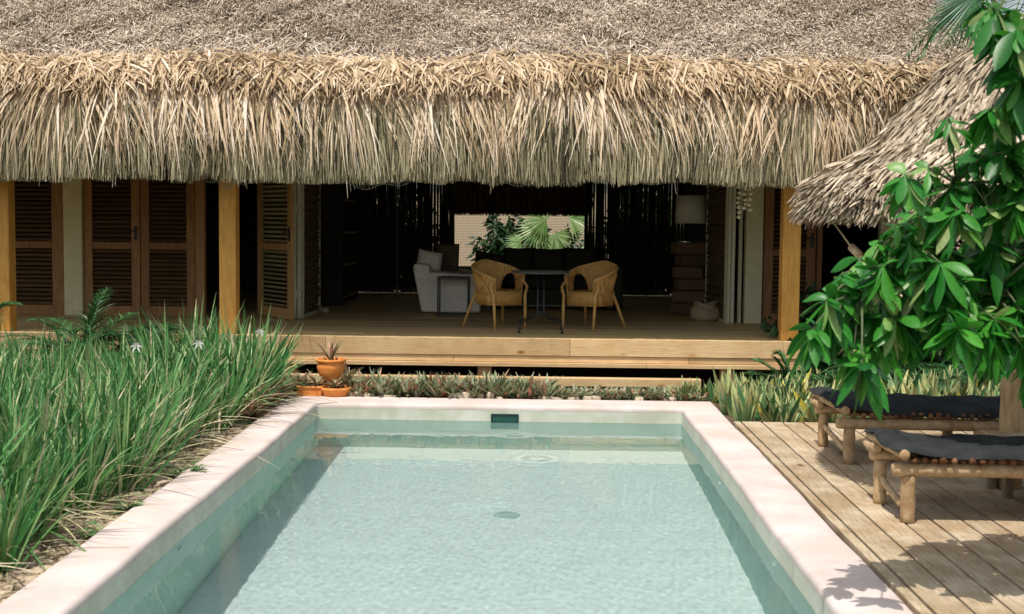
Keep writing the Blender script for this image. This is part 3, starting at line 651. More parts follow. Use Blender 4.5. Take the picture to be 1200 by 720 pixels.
# bistro table
tx, ty = PX(634, 14.8, 330), 14.78
t = thing('bistro_table', (tx, ty, FZ), 'round black metal bistro table on four curved feet between two rattan chairs', 'table')
MB().lathe([(0, .70), (.33, .70), (.34, .694), (.34, .684), (.33, .678), (0, .678)], (0, 0, 0), 48).build('tabletop', plain('table_grey', (.10, .105, .105), .35), t, True, False)
for sx in (-1, 1):
    for sy in (-1, 1):
        MB().tube([(sx*.035, sy*.025, .678), (sx*.035, sy*.025, .24), (sx*.05, sy*.04, .19), (sx*.10, sy*.09, .155), (sx*.19, sy*.2, .13), (sx*.235, sy*.26, .11), (sx*.245, sy*.27, .05), (sx*.245, sy*.27, 0)], .0105, 8).tube([(sx*.245, sy*.27, 0), (sx*.245, sy*.27, .018)], .017, 8).build('leg', 'iron', t, True, True)
MB().lathe([(0, .20), (.035, .20), (.05, .21), (.05, .235), (.035, .245), (0, .245)], (0, 0, 0), 16).build('hub', 'iron', t, True, True)
def cushion(mb, c, sx, sy, sz, rot=None, n=14, e=.38, r=None, puff=1.0):
    """soft squarish pillow"""
    vs = []; fs_ = []; T = Matrix.Translation(c) @ (rot.to_matrix().to_4x4() if rot else Matrix())
    for s2 in (1, -1):
        b0 = len(vs)
        for i in range(n+1):
            for j in range(n+1):
                u, v = i/n*2-1, j/n*2-1; h = (max(0, 1-u**4)*max(0, 1-v**4))**e
                pin = 1-.06*(1-abs(u))*abs(v)**3; vs.append(T @ Vector((u*sx/2*(1-.05*(1-v*v)*-1*0-.04*v*v*0), s2*h*sy/2, v*sz/2*pin)))
        for i in range(n):
            for j in range(n):
                q = (b0+i*(n+1)+j, b0+(i+1)*(n+1)+j, b0+(i+1)*(n+1)+j+1, b0+i*(n+1)+j+1); fs_.append(q if s2 < 0 else q[::-1])
    mb.add(vs, fs_, r)
# dark sofa
sx0, sx1 = PX(574, 18.6, 330), PX(728, 18.6, 330)
t = thing('sofa', ((sx0+sx1)/2, 18.7, FZ), 'dark charcoal sofa with tall back cushions under the rear window', 'sofa')
MB().box(sx0+.2, sx1-.2, 18.25, 19.2, FZ+.08, FZ+.30).build('base', 'sofa_dark', t, bevel=.02, bseg=2)
c_ = MB(); cushion(c_, ((sx0+sx1)/2, 18.65, FZ+.38), sx1-sx0-.42, .16, .85, Euler((PI/2, 0, 0)), e=.25); c_.build('seat_cushion', 'sofa_dark', t, smooth=True)
for xa, xb in ((sx0, sx0+.2), (sx1-.22, sx1)): MB().box(xa, xb, 18.2, 19.25, FZ+.02, FZ+.66).build('armrest', 'sofa_dark', t, bevel=.05, bseg=3)
MB().box(sx0+.2, sx1-.22, 19.12, 19.35, FZ+.05, FZ+.80).build('back', 'sofa_dark', t, bevel=.04, bseg=3)
for pa, pb, top in ((590, 625, 291), (625.5, 661, 292), (661.5, 698, 291)):
    xa, xb = PX(pa, 18.9), PX(pb, 18.9); zt = PZ((pa+pb)/2, top, 18.9); c_ = MB(); cushion(c_, ((xa+xb)/2, 18.95, (zt+.95)/2), xb-xa+.02, .24, zt-.93, Euler((R(-8), 0, R(random.uniform(-4, 4))))); c_.build('back_cushion', 'sofa_dark', t, smooth=True)
c_ = MB(); cushion(c_, (PX(572, 18.7), 18.75, PZ(572, 310, 18.7)), .42, .16, .36, Euler((R(-15), R(12), R(20)))); tag(c_.build('throw_cushion', 'sofa_dark', None, smooth=True), 'small dark throw cushion slouched on the left arm of the charcoal sofa', 'cushion')
# white slipcovered sofa
wl, wr = PX(484, 17.4, 320), PX(563, 17.4, 340)
t = thing('sofa', ((wl+wr)/2, 18.1, FZ), 'white slipcovered sofa seen from its arm end beside the black side table', 'sofa')
za = PZ(506, 319, 17.4)
def slab(pts, y0, y1, name, mat='linen', bev=.04):
    n = len(pts); vs = [(x, y0, z) for x, z in pts]+[(x, y1, z) for x, z in pts]; fs_ = [tuple(range(n)), tuple(range(2*n-1, n-1, -1))]+[(i, i+n, (i+1) % n+n, (i+1) % n) for i in range(n)]
    return MB().add(vs, fs_, .5).build(name, mat, t, smooth=False, bevel=bev, bseg=3)
slab([(wl+.14, FZ+.02), (wr, FZ+.02), (wr-.01, FZ+.48), (wr-.05, za-.03), (wl+.26, za), (wl+.16, za-.04)], 17.35, 17.62, 'armrest'); slab([(wl+.14, FZ+.02), (wr, FZ+.02), (wr-.01, FZ+.48), (wr-.05, za-.03), (wl+.26, za), (wl+.16, za-.04)], 19.2, 19.45, 'armrest')
slab([(wl+.12, FZ+.02), (wl+.34, FZ+.02), (wl+.22, za+.10), (wl+.02, za+.12), (wl, za+.05)], 17.36, 19.44, 'back')
slab([(wl+.3, FZ+.02), (wr-.02, FZ+.02), (wr-.02, FZ+.42), (wl+.3, FZ+.42)], 17.63, 19.19, 'seat_base')
z1 = PZ(503, 307, 17.6)
c_ = MB(); cushion(c_, (PX(503, 17.7), 17.75, z1), .34, .24, .30, Euler((R(-10), R(10), R(15))), e=.5); tag(c_.build('throw_cushion', 'linen', None, smooth=True), 'pale round edged cushion leaning on the back corner of the white sofa', 'cushion')
c_ = MB(); cushion(c_, (PX(524, 18.2), 18.25, PZ(524, 302, 18.2)), .34, .18, .40, Euler((R(-8), 0, R(-10))), e=.4); tag(c_.build('throw_cushion', 'olive', None, smooth=True), 'square olive cushion standing on the white sofa', 'cushion')
# side table
ya = 16.9; xa, xb = PX(512, ya, 345), PX(549.5, ya, 345); zt = PZ(530, 325, ya)
t = thing('side_table', ((xa+xb)/2, ya+.17, FZ), 'slim black metal side table standing against the white sofa', 'side table')
MB().box(xa, xb, ya, ya+.36, zt-.03, zt).build('tabletop', 'iron', t, bevel=.003)
for x in (xa+.012, xb-.012):
    for y in (ya+.012, ya+.348): MB().box(x-.010, x+.010, y-.010, y+.010, FZ, zt-.03).build('leg', 'iron', t)
MB().box(xa+.022, xb-.022, ya+.004, ya+.02, FZ, FZ+.018).box(xa+.022, xb-.022, ya+.34, ya+.356, FZ, FZ+.018).build('stretcher', 'iron', t)
# floor lamp on stacked stump pedestal
lx, ly = PX(809.5, 17.9, 250), 17.9
t = thing('pedestal', (lx, ly, FZ), 'dark pedestal of stacked driftwood blocks under the lamp', 'pedestal')
zt = PZ(809, 284, 17.9); k = 0; z = FZ
while z < zt-.05:
    h = (zt-FZ)/6; s_ = .21+.035*random.uniform(-1, 1); a = random.uniform(-.5, .5)
    T = Matrix.Translation((lx+random.uniform(-.02, .02), ly, z+.002)) @ Matrix.Rotation(a, 4, 'Z')
    MB().box(-s_, s_, -s_*.8, s_*.8, 0, h-.006, mat=T).build('block', 'twig', t, bevel=.03, bseg=3); z += h
t = thing('lamp', (lx, ly, zt), 'lamp with a wide pale drum shade standing on the driftwood pedestal', 'lamp')
zs0, zs1 = PZ(809, 262, ly), PZ(809, 229.5, ly); rs = (PX(828, ly)-PX(791, ly))/2
MB().lathe([(rs*.97, zs0), (rs*.95, zs1)], (lx, ly, 0), 48).build('lamp_shade', 'shade_linen', t, smooth=True).modifiers.new('s', 'SOLIDIFY').thickness = .005
for px in (797, 800.5): x = PX(px, ly-.05); MB().tube([(x, ly-.05, zt+.01), (x, ly-.05, zs1-.03)], .009, 8).build('lamp_stem', 'steel', t, smooth=True)
MB().lathe([(0, 0), (.11, 0), (.11, .012), (0, .016)], (lx-.07, ly-.05, zt), 24).build('lamp_base', 'steel', t, smooth=False)
# jute bag
bx, by = PX(826.5, 16.75, 370), 16.75
mb = MB(); prf = [(0, .0), (.15, .0), (.20, .03), (.212, .09), (.185, .15), (.15, .185), (.135, .205), (.155, .225), (.145, .238), (.12, .225), (.11, .19), (.13, .12), (0, .05)]
n = 40; vs = []
for (r_, z_) in prf:
    for k in range(n):
        a = 2*PI*k/n; w_ = 1+.06*math.sin(a*5+z_*30)+.05*math.sin(a*3+1); vs.append((bx+r_*w_*math.cos(a), by+.8*r_*w_*math.sin(a), FZ+z_*(1+.10*math.sin(a*2+.8))))
mb.add(vs, [(i*n+j, i*n+(j+1) % n, (i+1)*n+(j+1) % n, (i+1)*n+j) for i in range(len(prf)-1) for j in range(n)], .5)
t = thing('jute_bag', (bx, by, FZ), 'slumped woven jute bag on the floor in front of the twig screen', 'bag')
mb.build('bag_body', 'jute', t, smooth=True)
for sgn in (-1,): MB().tube([(bx-.09+.18*k/12, by-.14-.03*math.sin(PI*k/12), FZ+.20-.07*math.sin(PI*k/12)) for k in range(13)], .009, 6).build('handle', 'jute', t, smooth=True)
# pale stone door stop
mb = MB(); c = at(380, 366, 17.3); mb.lathe([(0, 0), (.05, .004), (.07, .03), (.06, .06), (.03, .075), (0, .078)], (c.x, 17.3, FZ), 16); tag(mb.build('door_stop', 'stone', smooth=True), 'pale round stone on the floor at the foot of the left twig screen', 'stone')
# shelf along the left partition
t = thing('shelf_unit', (-2.98, 19.5, FZ), 'dark open shelf rack against the left inside wall', 'shelf')
for y in (18.7, 20.3): MB().box(-3.15, -2.85, y, y+.03, FZ, 2.9).build('side_panel', 'dark_room', t)
for z in (.62, 1.1, 1.58, 2.06, 2.5): MB().box(-3.15, -2.86, 18.732, 20.298, z, z+.025).build('shelf_board', 'door_wood', t)
# shell garlands
for k, (px, l_, lab) in enumerate(((865.5, 256, 'longest string of cream shells, leftmost of the three under the eave'), (872.5, 248, 'string of cream shells hanging in the middle of the three under the eave'), (879.5, 251, 'string of cream shells, rightmost of the three under the eave'))):
    Y = 14.25; x = PX(px, Y, 230); z0 = PZ(px, l_, Y); z = 2.62
    t = thing('shell_garland', (x, Y, z0), lab, 'garland', 'shell garlands under the eave')
    MB().tube([(x, Y, 2.9), (x, Y, z0)], .0015, 4).build('string', 'rope', t)
    while z > z0:
        rr_ = random.uniform(.022, .034); s_ = MB(); xo = random.uniform(-.012, .012)
        s_.lathe([(0, rr_), (rr_*.7, rr_*.7), (rr_, 0), (rr_*.7, -rr_*.6), (0, -rr_*.7)], (x+xo, Y-.01, z), 9); s_.build('shell', 'shell', t, smooth=True); z -= rr_*2.0

# ================================================================== THINGS BEHIND THE HOUSE
f = MB().box(-9, 9, 25.5, 25.56, -.05, 2.35); tag(f.build('reed_fence', 'reed_fence'), 'tall beige woven reed fence behind the house, seen through its rear window', 'fence')
def fan_leaf(parts, c, fwd, up, rad, n=30, spread=R(250), rlo=0, rhi=1, wf=.075, droop=.15):
    c = np.array(c); f_ = np.array(Vector(fwd).normalized()); u_ = Vector(up); u_ = (u_-Vector(f_)*u_.dot(Vector(f_))).normalized(); s_ = np.array(Vector(f_).cross(u_)); u_ = np.array(u_)
    a = np.linspace(-spread/2, spread/2, n); d = f_*np.cos(a)[:, None]+s_*np.sin(a)[:, None]; L_ = rad*(1-.25*np.abs(a)/(spread/2))*U(.92, 1.05, n)
    side = nrm(-f_*np.sin(a)[:, None]+s_*np.cos(a)[:, None]+u_*U(-.25, .25, n)[:, None])
    parts.append(strips(np.repeat(c[None], n, 0), d, L_, np.full(n, rad*wf*2), side, -u_[None]*L_[:, None]*.10+np.array([[0, 0, -1.]])*L_[:, None]*droop, [.25, .7, 1, .75, .35, .05], np.clip(U(rlo, rhi, n), 0, 1), .35))
px_, pz_ = PX(640, 24), 1.5
t = thing('fan_palm', (px_, 24.1, -.05), 'bright green fan palm framed in the rear window', 'palm')
MB().tube([(px_, 24.1, -.05), (px_+.05, 24.1, .7), (px_+.1, 24.05, 1.35)], [.07, .06, .05], 8).build('trunk', 'bark', t)
pp = []
for (px, py, fx, fz, uy, rd) in ((640, 258, -.9, .30, -.9, .62), (632, 268, -.8, -.35, -1, .55), (668, 256, .8, .5, -.7, .62), (650, 275, .2, -.9, -.9, .5), (690, 282, .9, -.35, -.5, .5), (610, 285, -.9, .1, -.7, .4)):
    c = at(px, py, 24.0); fan_leaf(pp, c, (fx, -.25, fz), (0, uy, .4), rd*.9, 22, R(210), wf=.05)
np_obj('crown', pp, 'fanleaf', t)
def leaf_cloud(n, fn, lo, hi, wf, mat, name, parent=None, rlo=0, rhi=1, smooth=False):
    P = fn(n); d = nrm(RNG.normal(0, 1, (n, 3))+np.array([0, 0, -.2])); L_ = U(lo, hi, n); side = nrm(np.cross(d, RNG.normal(0, 1, (n, 3))))
    return np_obj(name, [strips(P, d, L_, L_*wf, side, vec(0, 0, -L_*.2), [.2, .9, 1, .6, .05], U(rlo, rhi, n), .2)], mat, parent)
def ell(c, rx, ry_, rz):
    def f_(n):
        d = nrm(RNG.normal(0, 1, (n, 3))); q = RNG.random(n)**.4
        return np.array(c)+d*q[:, None]*np.array([rx, ry_, rz])*(1+.25*np.sin(d[:, :1]*7+d[:, 2:]*5))
    return f_
def bush(c, rx, ry_, rz, n, label, lo=.08, hi=.18, wf=.45, group=None, name='bush'):
    t = thing(name, (c[0], c[1], -.05), label, 'bush', group)
    for k in range(4): MB().tube([(c[0], c[1], -.05), (c[0]+rx*.4*math.sin(k*1.7), c[1]+ry_*.4*math.cos(k*1.7), c[2]+rz*.3)], [.03, .012], 6).build('stem', 'bark', t)
    leaf_cloud(n, ell(c, rx, ry_, rz), lo, hi, wf, 'bush', 'foliage', t)
bush((PX(590, 24.6), 24.7, .95), .55, .4, .95, 2600, 'dark leafy bush left of the fan palm in front of the reed fence')
bush((PX(650, 24.8), 24.9, .8), .6, .35, .85, 2200, 'dark leafy bush directly behind the fan palm')
bush((-2.95, 23.6, 1.3), .95, .5, 1.5, 3000, 'dark bush added to block light behind the left bamboo screens', .12, .24)  # added to keep bright light out of the bamboo slits
bush((1.85, 23.7, 1.2), .55, .45, 1.4, 2200, 'narrow dark bush added to block light just right of the rear window', .12, .24)  # also added to darken the slits beside the window
bush((2.6, 24.2, 1.1), 1.0, .6, 1.5, 3200, 'dark bush behind the right bamboo screens')

# ================================================================== PALAPA PARASOL
PXc, PYc = 3.27, 8.8
t = thing('thatch_parasol', (PXc, PYc, 0), 'round palm thatch parasol on a rough timber post between the sun loungers', 'parasol')
MB().tube([(PXc, PYc, -.01), (PXc+.01, PYc, .6), (PXc-.005, PYc, 1.1), (PXc+.005, PYc, 2.0), (PXc, PYc, 3.0)], [.086, .082, .080, .076, .07], 20).build('post', 'post_wood', t, smooth=True)
RR, EZp, AZ = 1.52, 1.95, 3.22
cv = MB(); cv.lathe([(.02, AZ-.04), (.5, AZ-.40), (1.0, 2.27), (RR-.06, EZp), (RR-.09, EZp-.10), (1.0, 2.12), (.5, 2.6), (.02, 2.95)], (PXc, PYc, 0), 48); cap = cv.build('thatch_roof', 'straw_dark', t)
def prz(r_): return np.interp(r_, [0, .5, 1.0, RR], [AZ, AZ-.38, 2.30, EZp+.03])
n = 27000; a = U(0, 2*PI, n); r_ = np.sqrt(U(.0, 1, n))*(RR-.16)+.02; z = prz(r_)+U(-.02, .05, n)
er = np.stack([np.cos(a), np.sin(a), 0*a], -1); et = np.stack([-np.sin(a), np.cos(a), 0*a], -1)
sl_ = (prz(r_+.05)-prz(r_-.05))/.1; dn_ = nrm(er+np.stack([0*a, 0*a, sl_], -1)); nn = nrm(np.cross(dn_, et)); nn = nn*np.sign(nn[:, 2:])
d = nrm(dn_+et*RNG.normal(0, .26, n)[:, None]+nn*RNG.normal(.10, .12, n)[:, None]); L_ = U(.07, .18, n)
side = nrm(np.cross(d, nn+RNG.normal(0, .45, (n, 3))))
base_ = np.array([PXc, PYc, 0])+er*r_[:, None]+np.stack([0*a, 0*a, z], -1)
clump = .2*smooth_noise(a*3+r_*6, 2.2, 71)
p1 = strips(base_, d, L_, U(.011, .028, n), side, -nn*(L_*.12)[:, None], [.5, 1, .9, .45], np.clip(RNG.normal(.58, .22, n)+clump, 0, 1))
n = 7500; a = U(0, 2*PI, n); er = np.stack([np.cos(a), np.sin(a), 0*a], -1); et = np.stack([-np.sin(a), np.cos(a), 0*a], -1)
base_ = np.array([PXc, PYc, 0])+er*U(RR-.16, RR-.04, n)[:, None]+np.stack([0*a, 0*a, U(EZp-.10, EZp+.08, n)], -1)
d = nrm(er*U(.2, 1, n)[:, None]+np.array([0, 0, -1])*U(.25, .8, n)[:, None]+et*RNG.normal(0, .2, n)[:, None]); L_ = U(.04, .09, n)
p2 = strips(base_, d, L_, U(.010, .022, n), nrm(et+RNG.normal(0, .3, (n, 3))), vec(0, 0, -L_*.2), [.7, 1, .8, .4], np.clip(RNG.normal(.45, .22, n), 0, 1))
np_obj('thatch', [p1, p2], 'straw_hut', cap)
for k in range(8):
    a = k*PI/4+.2; ca, sa = math.cos(a), math.sin(a)
    MB().tube([(PXc+ca*.05, PYc+sa*.05, 2.85), (PXc+ca*1.38, PYc+sa*1.38, EZp-.04)], .022, 7).build('rib', 'log', t, smooth=True)
# rope and toggle
pa = at(972, 254, 8.6); pb = at(997, 289, 8.3); pc = at(1008, 300, 8.2); pd = at(1075, 365, 7.4)
t = thing('rope', pa, 'thin rope with a wooden toggle stretched from the parasol rim into the leaves', 'rope')
MB().tube([pa, pb, pc, pd], .006, 6).build('cord', 'rope', t)
MB().tube([pb, pb.lerp(pc, .08), pb.lerp(pc, .92), pc], [.018, .026, .026, .018], 12).build('toggle', 'log', t, smooth=True)

# ================================================================== LOUNGERS
def log(mb, a, b_, r_, n=12, wob=.006, k=7):
    a, b_ = Vector(a), Vector(b_); pts = []; rad = []
    for i in range(k+1):
        u = i/k; pts.append(a.lerp(b_, u)+Vector((random.uniform(-wob, wob), random.uniform(-wob, wob), random.uniform(-wob, wob)))*(0 if i in (0, k) else 1)); rad.append(r_*random.uniform(.96, 1.03)*(.90 if i in (0, k) else 1))
    pts = [pts[0].lerp(pts[1], .0)]+[pts[0].lerp(pts[1], .06)]+pts[1:-1]+[pts[-1].lerp(pts[-2], .06), pts[-1]]; rad = [rad[0]*.85, rad[0]*1.08]+rad[1:-1]+[rad[-1]*1.08, rad[-1]*.85]
    return mb.tube(pts, rad, n)
def lounger(loc, W, label, foldseed, zt):
    t = thing('sun_lounger', loc, label, 'sun lounger', 'log framed sun loungers on the deck'); Ln = 1.95
    # local: x along length (head at x=0), y from front rail 0 to rear rail W
    hr = zt
    for (x, y, r_) in ((0.03, 0, .045), (0.0, W, .043), (1.0, 0, .042), (1.0, W, .042), (1.82, 0, .045), (1.82, W, .045)):
        log(MB(), (x, y, -.004), (x, y, hr-.035), r_, wob=.003).build('leg', 'log', t, True, True)
    for y in (0, W): log(MB(), (-.07, y, hr), (Ln, y, hr), .046 if y == 0 else .043).build('rail', 'log', t, True, True)
    log(MB(), (.0, .03, .10), (.0, W-.02, .17), .022, wob=.004).build('stretcher', 'log', t, True, True)
    log(MB(), (-.02, -.10, hr+.105), (-.045, W+.11, hr+.115), .032).build('end_pole', 'log', t, True, True)
    log(MB(), (-.055, W-.10, hr+.050), (-.055, W+.13, hr+.055), .036).build('end_pole', 'log', t, True, True)
    s_ = MB(); x = .05
    while x < Ln-.03:
        rd = random.uniform(.019, .027); log(s_, (x, -.065+random.uniform(-.012, .012), hr+.046+rd), (x, W+.06, hr+.042+rd), rd, 9, .003, 3); x += rd*2+random.uniform(.004, .026)
    s_.build('slat_bed', 'slat_end', t, True, True)
    rn = np.random.default_rng(foldseed); nx_, ny_ = 90, 34; mb = MB(); vs = []
    ph = rn.uniform(0, 6, 8)
    for top in (1, 0):
        for i in range(nx_+1):
            for j in range(ny_+1):
                u, v = i/nx_, j/ny_; x = -.095+u*(Ln+.09); y = -.075+v*(W+.19)
                e = min(u*(Ln+.03), (1-u)*(Ln+.03), v*(W+.15), (1-v)*(W+.15)); h = .036*(1-math.exp(-e/.02))
                z = hr+.092+ (h if top else 0)+.010*math.sin(x*3+ph[0])*math.sin(y*7+ph[1])+(.006*math.sin(x*13+y*9+ph[2])+.004*math.sin(x*31-y*23+ph[3])+.003*math.sin(y*47+x*19+ph[4]))*top
                z += (.056*math.exp(-(u*16)**2*.35)-.006)+.018*math.exp(-u*30)*math.sin(v*8+ph[5]) - .012*math.exp(-v*(W+.15)/.025)
                y += .010*math.sin(x*9+ph[6])*(1-v); x += .010*math.sin(y*12+ph[7])*(1-u)
                vs.append((x, y, z))
    n1 = (nx_+1)*(ny_+1); fs_ = []
    for i in range(nx_):
        for j in range(ny_):
            q = (i*(ny_+1)+j, (i+1)*(ny_+1)+j, (i+1)*(ny_+1)+j+1, i*(ny_+1)+j+1); fs_.append(q); fs_.append(tuple(k+n1 for k in q[::-1]))
    bd = [(i, 0) for i in range(nx_)]+[(nx_, j) for j in range(ny_)]+[(i, ny_) for i in range(nx_, 0, -1)]+[(0, j) for j in range(ny_, 0, -1)]
    for k in range(len(bd)):
        a_, b2 = bd[k], bd[(k+1) % len(bd)]; ia, ib = a_[0]*(ny_+1)+a_[1], b2[0]*(ny_+1)+b2[1]; fs_.append((ia, ia+n1, ib+n1, ib))
    mb.add(vs, fs_, .5).build('mattress', 'canvas', t, True, True)
    return t
lounger((2.235, 7.72, 0), .52, 'nearer log sun lounger with a sunlit charcoal mattress, closest to the camera', 1, .318)
lounger((2.34, 9.62, 0), .74, 'farther log sun lounger with a charcoal mattress, behind the parasol post', 2, .303)
# little table round the post
t = thing('side_table', (3.42, 8.62, 0), 'low weathered plank table by the parasol post between the loungers', 'side table')
zt = .392
for k in range(3): MB().box(3.085+.0, 3.80, 8.42+k*.142, 8.555+k*.142, zt-.035, zt).build('top_plank', 'deck_wood', t, bevel=.004)
for x in (3.14, 3.74):
    for y in (8.46, 8.78): MB().box(x-.03, x+.03, y-.03, y+.03, -.004, zt-.036).build('leg', 'bark', t, bevel=.004)

# ================================================================== POTS AND SMALL PLANTS
def rosette_mesh(name, n, L0, L1, w, mat, up0=.2, up1=1.2, seed=0, droop=.25, rv=(0, 1), prof=(.55, 1, .9, .6, .05), fold=.45):
    g = np.random.default_rng(seed); a = g.uniform(0, 2*PI, n); up = g.uniform(up0, up1, n); d = nrm(np.stack([np.cos(a), np.sin(a), up], -1)); L_ = g.uniform(L0, L1, n)
    side = nrm(np.stack([-np.sin(a), np.cos(a), 0*a], -1)+g.normal(0, .12, (n, 3))); bend = np.stack([np.cos(a)*L_*.12, np.sin(a)*L_*.12, -L_*droop*g.uniform(.3, 1, n)], -1)
    rt = np.stack([np.cos(a)*.012, np.sin(a)*.012, 0*a+g.uniform(0, .03, n)], -1)
    V, F, r_, t_ = strips(rt, d, L_, g.uniform(.8, 1.15, n)*w, side, bend, list(prof), g.uniform(rv[0], rv[1], n), fold)
    return np_mesh(name, V, F, r_, t_, True)
def put(name, me, mat, loc, rz, s, label, catg, group, parent=None):
    o_ = bpy.data.objects.new(name, me); link(o_)
    if len(me.materials) == 0: me.materials.append(M[mat])
    o_.location = loc; o_.rotation_euler = (random.uniform(-.12, .12), random.uniform(-.12, .12), rz); o_.scale = (s, s, s*random.uniform(.9, 1.12))
    if parent is not None: o_.parent = parent; o_.location = Vector(loc)-top_loc(parent)
    else: tag(o_, label, catg, group)
    return o_
rh = [rosette_mesh('boat_lily', 26, .13, .24, .030, 'rhoeo', .35, 2.2, s, .12) for s in range(5)]
rl = [rosette_mesh('boat_lily', 18, .07, .13, .022, 'rhoeo', .3, 1.6, 30+s, .12) for s in range(4)]
for px, h in [(x, 1) for x in np.linspace(408, 640, 26)]:
    for row in range(3):
        X = at(px+random.uniform(-5, 5), 466, 13.0).x; put('boat_lily', random.choice(rh), 'rhoeo', (X, 13.03+row*.13+random.uniform(-.05, .05), -.05), random.uniform(0, 6), random.uniform(1.0, 1.35), 'spiky grey green and rust boat lily in the tall row behind the pool', 'plant', 'tall boat lilies along the far pool edge')
for px in np.linspace(645, 815, 30):
    for row in range(3):
        X = at(px+random.uniform(-4, 4), 466, 13.0).x; put('boat_lily', random.choice(rl), 'rhoeo', (X, 13.03+row*.12+random.uniform(-.04, .04), -.05), random.uniform(0, 6), random.uniform(1.05, 1.5), 'small grey green boat lily in the shorter row at the right behind the pool', 'plant', 'short boat lilies along the far pool edge')
rr3 = [rosette_mesh('red_boat_lily', 26, .13, .24, .028, 'rhoeo_red', .2, 1.6, 60+s, .2) for s in range(4)]
for k in range(40):
    y = random.uniform(11.3, 13.05); X = -2.54-random.random()*.22; put('red_boat_lily', random.choice(rr3), 'rhoeo_red', (X, y, -.05+random.uniform(0, .16)), random.uniform(0, 6), random.uniform(.8, 1.15), 'reddish boat lily at the corner of the lily bed beside the pool edge', 'plant', 'reddish boat lilies at the pool corner')
# terracotta pots
def pot(loc, prof, label, name='terracotta_pot', n=36):
    t = thing(name, loc, label, 'plant pot')
    MB().lathe(prof, (0, 0, 0), n).build('pot_body', 'terracotta', t, True, True)
    rr_ = prof[-1][0]; MB().lathe([(0, prof[-1][1]), (rr_+.004, prof[-1][1])], (0, 0, .002), 20).build('potting_soil', 'soil', t, True)
    return t
c = at(386, 452, 12.98)
pot((c.x, 13.08, .115), [(0, 0), (.075, 0), (.085, .02), (.125, .09), (.145, .155), (.140, .195), (.128, .210), (.150, .215), (.158, .228), (.158, .240), (.148, .246), (.132, .240), (.128, .20)], 'large round bellied terracotta pot raised above the two shallow ones')
put('potted_boat_lily', rosette_mesh('potted_boat_lily', 24, .12, .20, .020, 'rhoeo_red', .6, 2.4, 91, .1, (.3, 1)), 'rhoeo_red', (c.x, 13.08, .335), 0, 1.35, 'pinkish spiky succulent growing in the large terracotta pot', 'plant', None)
c1 = at(364, 462, 12.92); t = thing('terracotta_trough', (c1.x, 12.94, -.05), 'rectangular terracotta trough at the left of the round pot', 'plant pot')
MB().box(-.125, .125, -.09, .09, 0, .13).box(-.137, .137, -.102, .102, .128, .152).build('pot_body', 'terracotta', t, True, bevel=.012, bseg=3)
MB().box(-.115, .115, -.08, .08, .150, .156).build('potting_soil', 'soil', t, True)
c2 = at(393, 463, 12.9)
pot((c2.x, 12.93, -.05), [(0, 0), (.11, 0), (.125, .03), (.138, .08), (.150, .10), (.162, .115), (.162, .135), (.150, .142), (.138, .135), (.132, .12)], 'shallow terracotta bowl with a thick rim in front of the round pot')
t = thing('terracotta_stand', (c.x, 13.10, -.05), 'upturned terracotta pot holding up the large round one', 'plant pot')
MB().lathe([(.11, 0), (.10, .05), (.085, .162), (0, .164)], (0, 0, 0), 30).build('pot_body', 'terracotta', t, True, True)
pr_ = [rosette_mesh('potted_succulent', 16, .10, .18, .026, 'rhoeo_red', .3, 1.6, 95+s, .15, (.1, .8)) for s in range(3)]
for k, (px, y, z, lab) in enumerate(((358, 12.94, .10, 'left rosette succulent in the terracotta trough'), (370, 12.95, .10, 'right rosette succulent in the terracotta trough'), (393, 12.93, .08, 'rosette succulent in the shallow terracotta bowl'), (407, 13.02, .12, 'upright pale rosette just right of the round terracotta pot'), (350, 13.05, .08, 'tall pale rosette left of the terracotta trough'), (344, 13.0, .02, 'small dark rosette leaning at the left end of the terracotta trough'))):
    X = at(px, 455, y).x; put('potted_succulent', pr_[k % 3], 'rhoeo_red', (X, y, z), k, 1.05 if k < 3 else 1.3, lab, 'plant', None)
# sansevieria
def sansev_mesh(seed, n=11, hh=.34):
    g = np.random.default_rng(seed); a = g.uniform(0, 2*PI, n); lean = g.uniform(.04, .6, n); d = nrm(np.stack([np.cos(a)*lean, np.sin(a)*lean, 0*a+1], -1)); L_ = g.uniform(.55, 1.05, n)*hh
    ta = g.uniform(0, PI, n); side = np.stack([np.cos(ta), np.sin(ta), 0*ta], -1); rt = np.stack([np.cos(a)*g.uniform(0, .09, n), np.sin(a)*g.uniform(0, .09, n), 0*a], -1); bd = np.stack([np.cos(a)*.03, np.sin(a)*.03, 0*a], -1)
    w_ = g.uniform(.04, .068, n); rv = np.clip(g.normal(.4, .27, n), 0, 1); rv[g.random(n) < .07] = 1
    A = strips(rt, d, L_, w_, side, bd, [.65, .9, 1, .85, .5, .03], rv, .3)
    B = strips(rt+np.array([0, 0, .001]), d, L_*1.01, w_*1.10, side, bd+np.array([.001, .003, 0]), [.65, .9, 1, .85, .5, .03], g.uniform(0, 1, n), .34)
    V, F, r_, t_ = cat([A, B]); nf = len(A[1]); me = np_mesh('sansevieria', V, F, r_, t_, False, np.r_[np.zeros(nf), np.ones(len(F)-nf)])
    me.materials.append(M['sansev']); me.materials.append(M['sansev_edge']); return me
sv = [sansev_mesh(200+k) for k in range(7)]
for k in range(62):
    y = random.uniform(11.72, 13.3); pxl = 803+ (14 if y > 12.8 else 50*(13-y)/1.2); X = random.uniform(PX(pxl, y, 480), PX(978, y, 480))
    if X < X1+.42 and y < 12.9: X = X1+.45+random.random()*.3
    put('snake_plant', random.choice(sv), 'sansev', (X, y, -.05), random.uniform(0, 6), random.uniform(.85, 1.2), 'yellow edged snake plant in the dense patch between the house and the deck', 'plant', 'snake plants at the head of the deck')
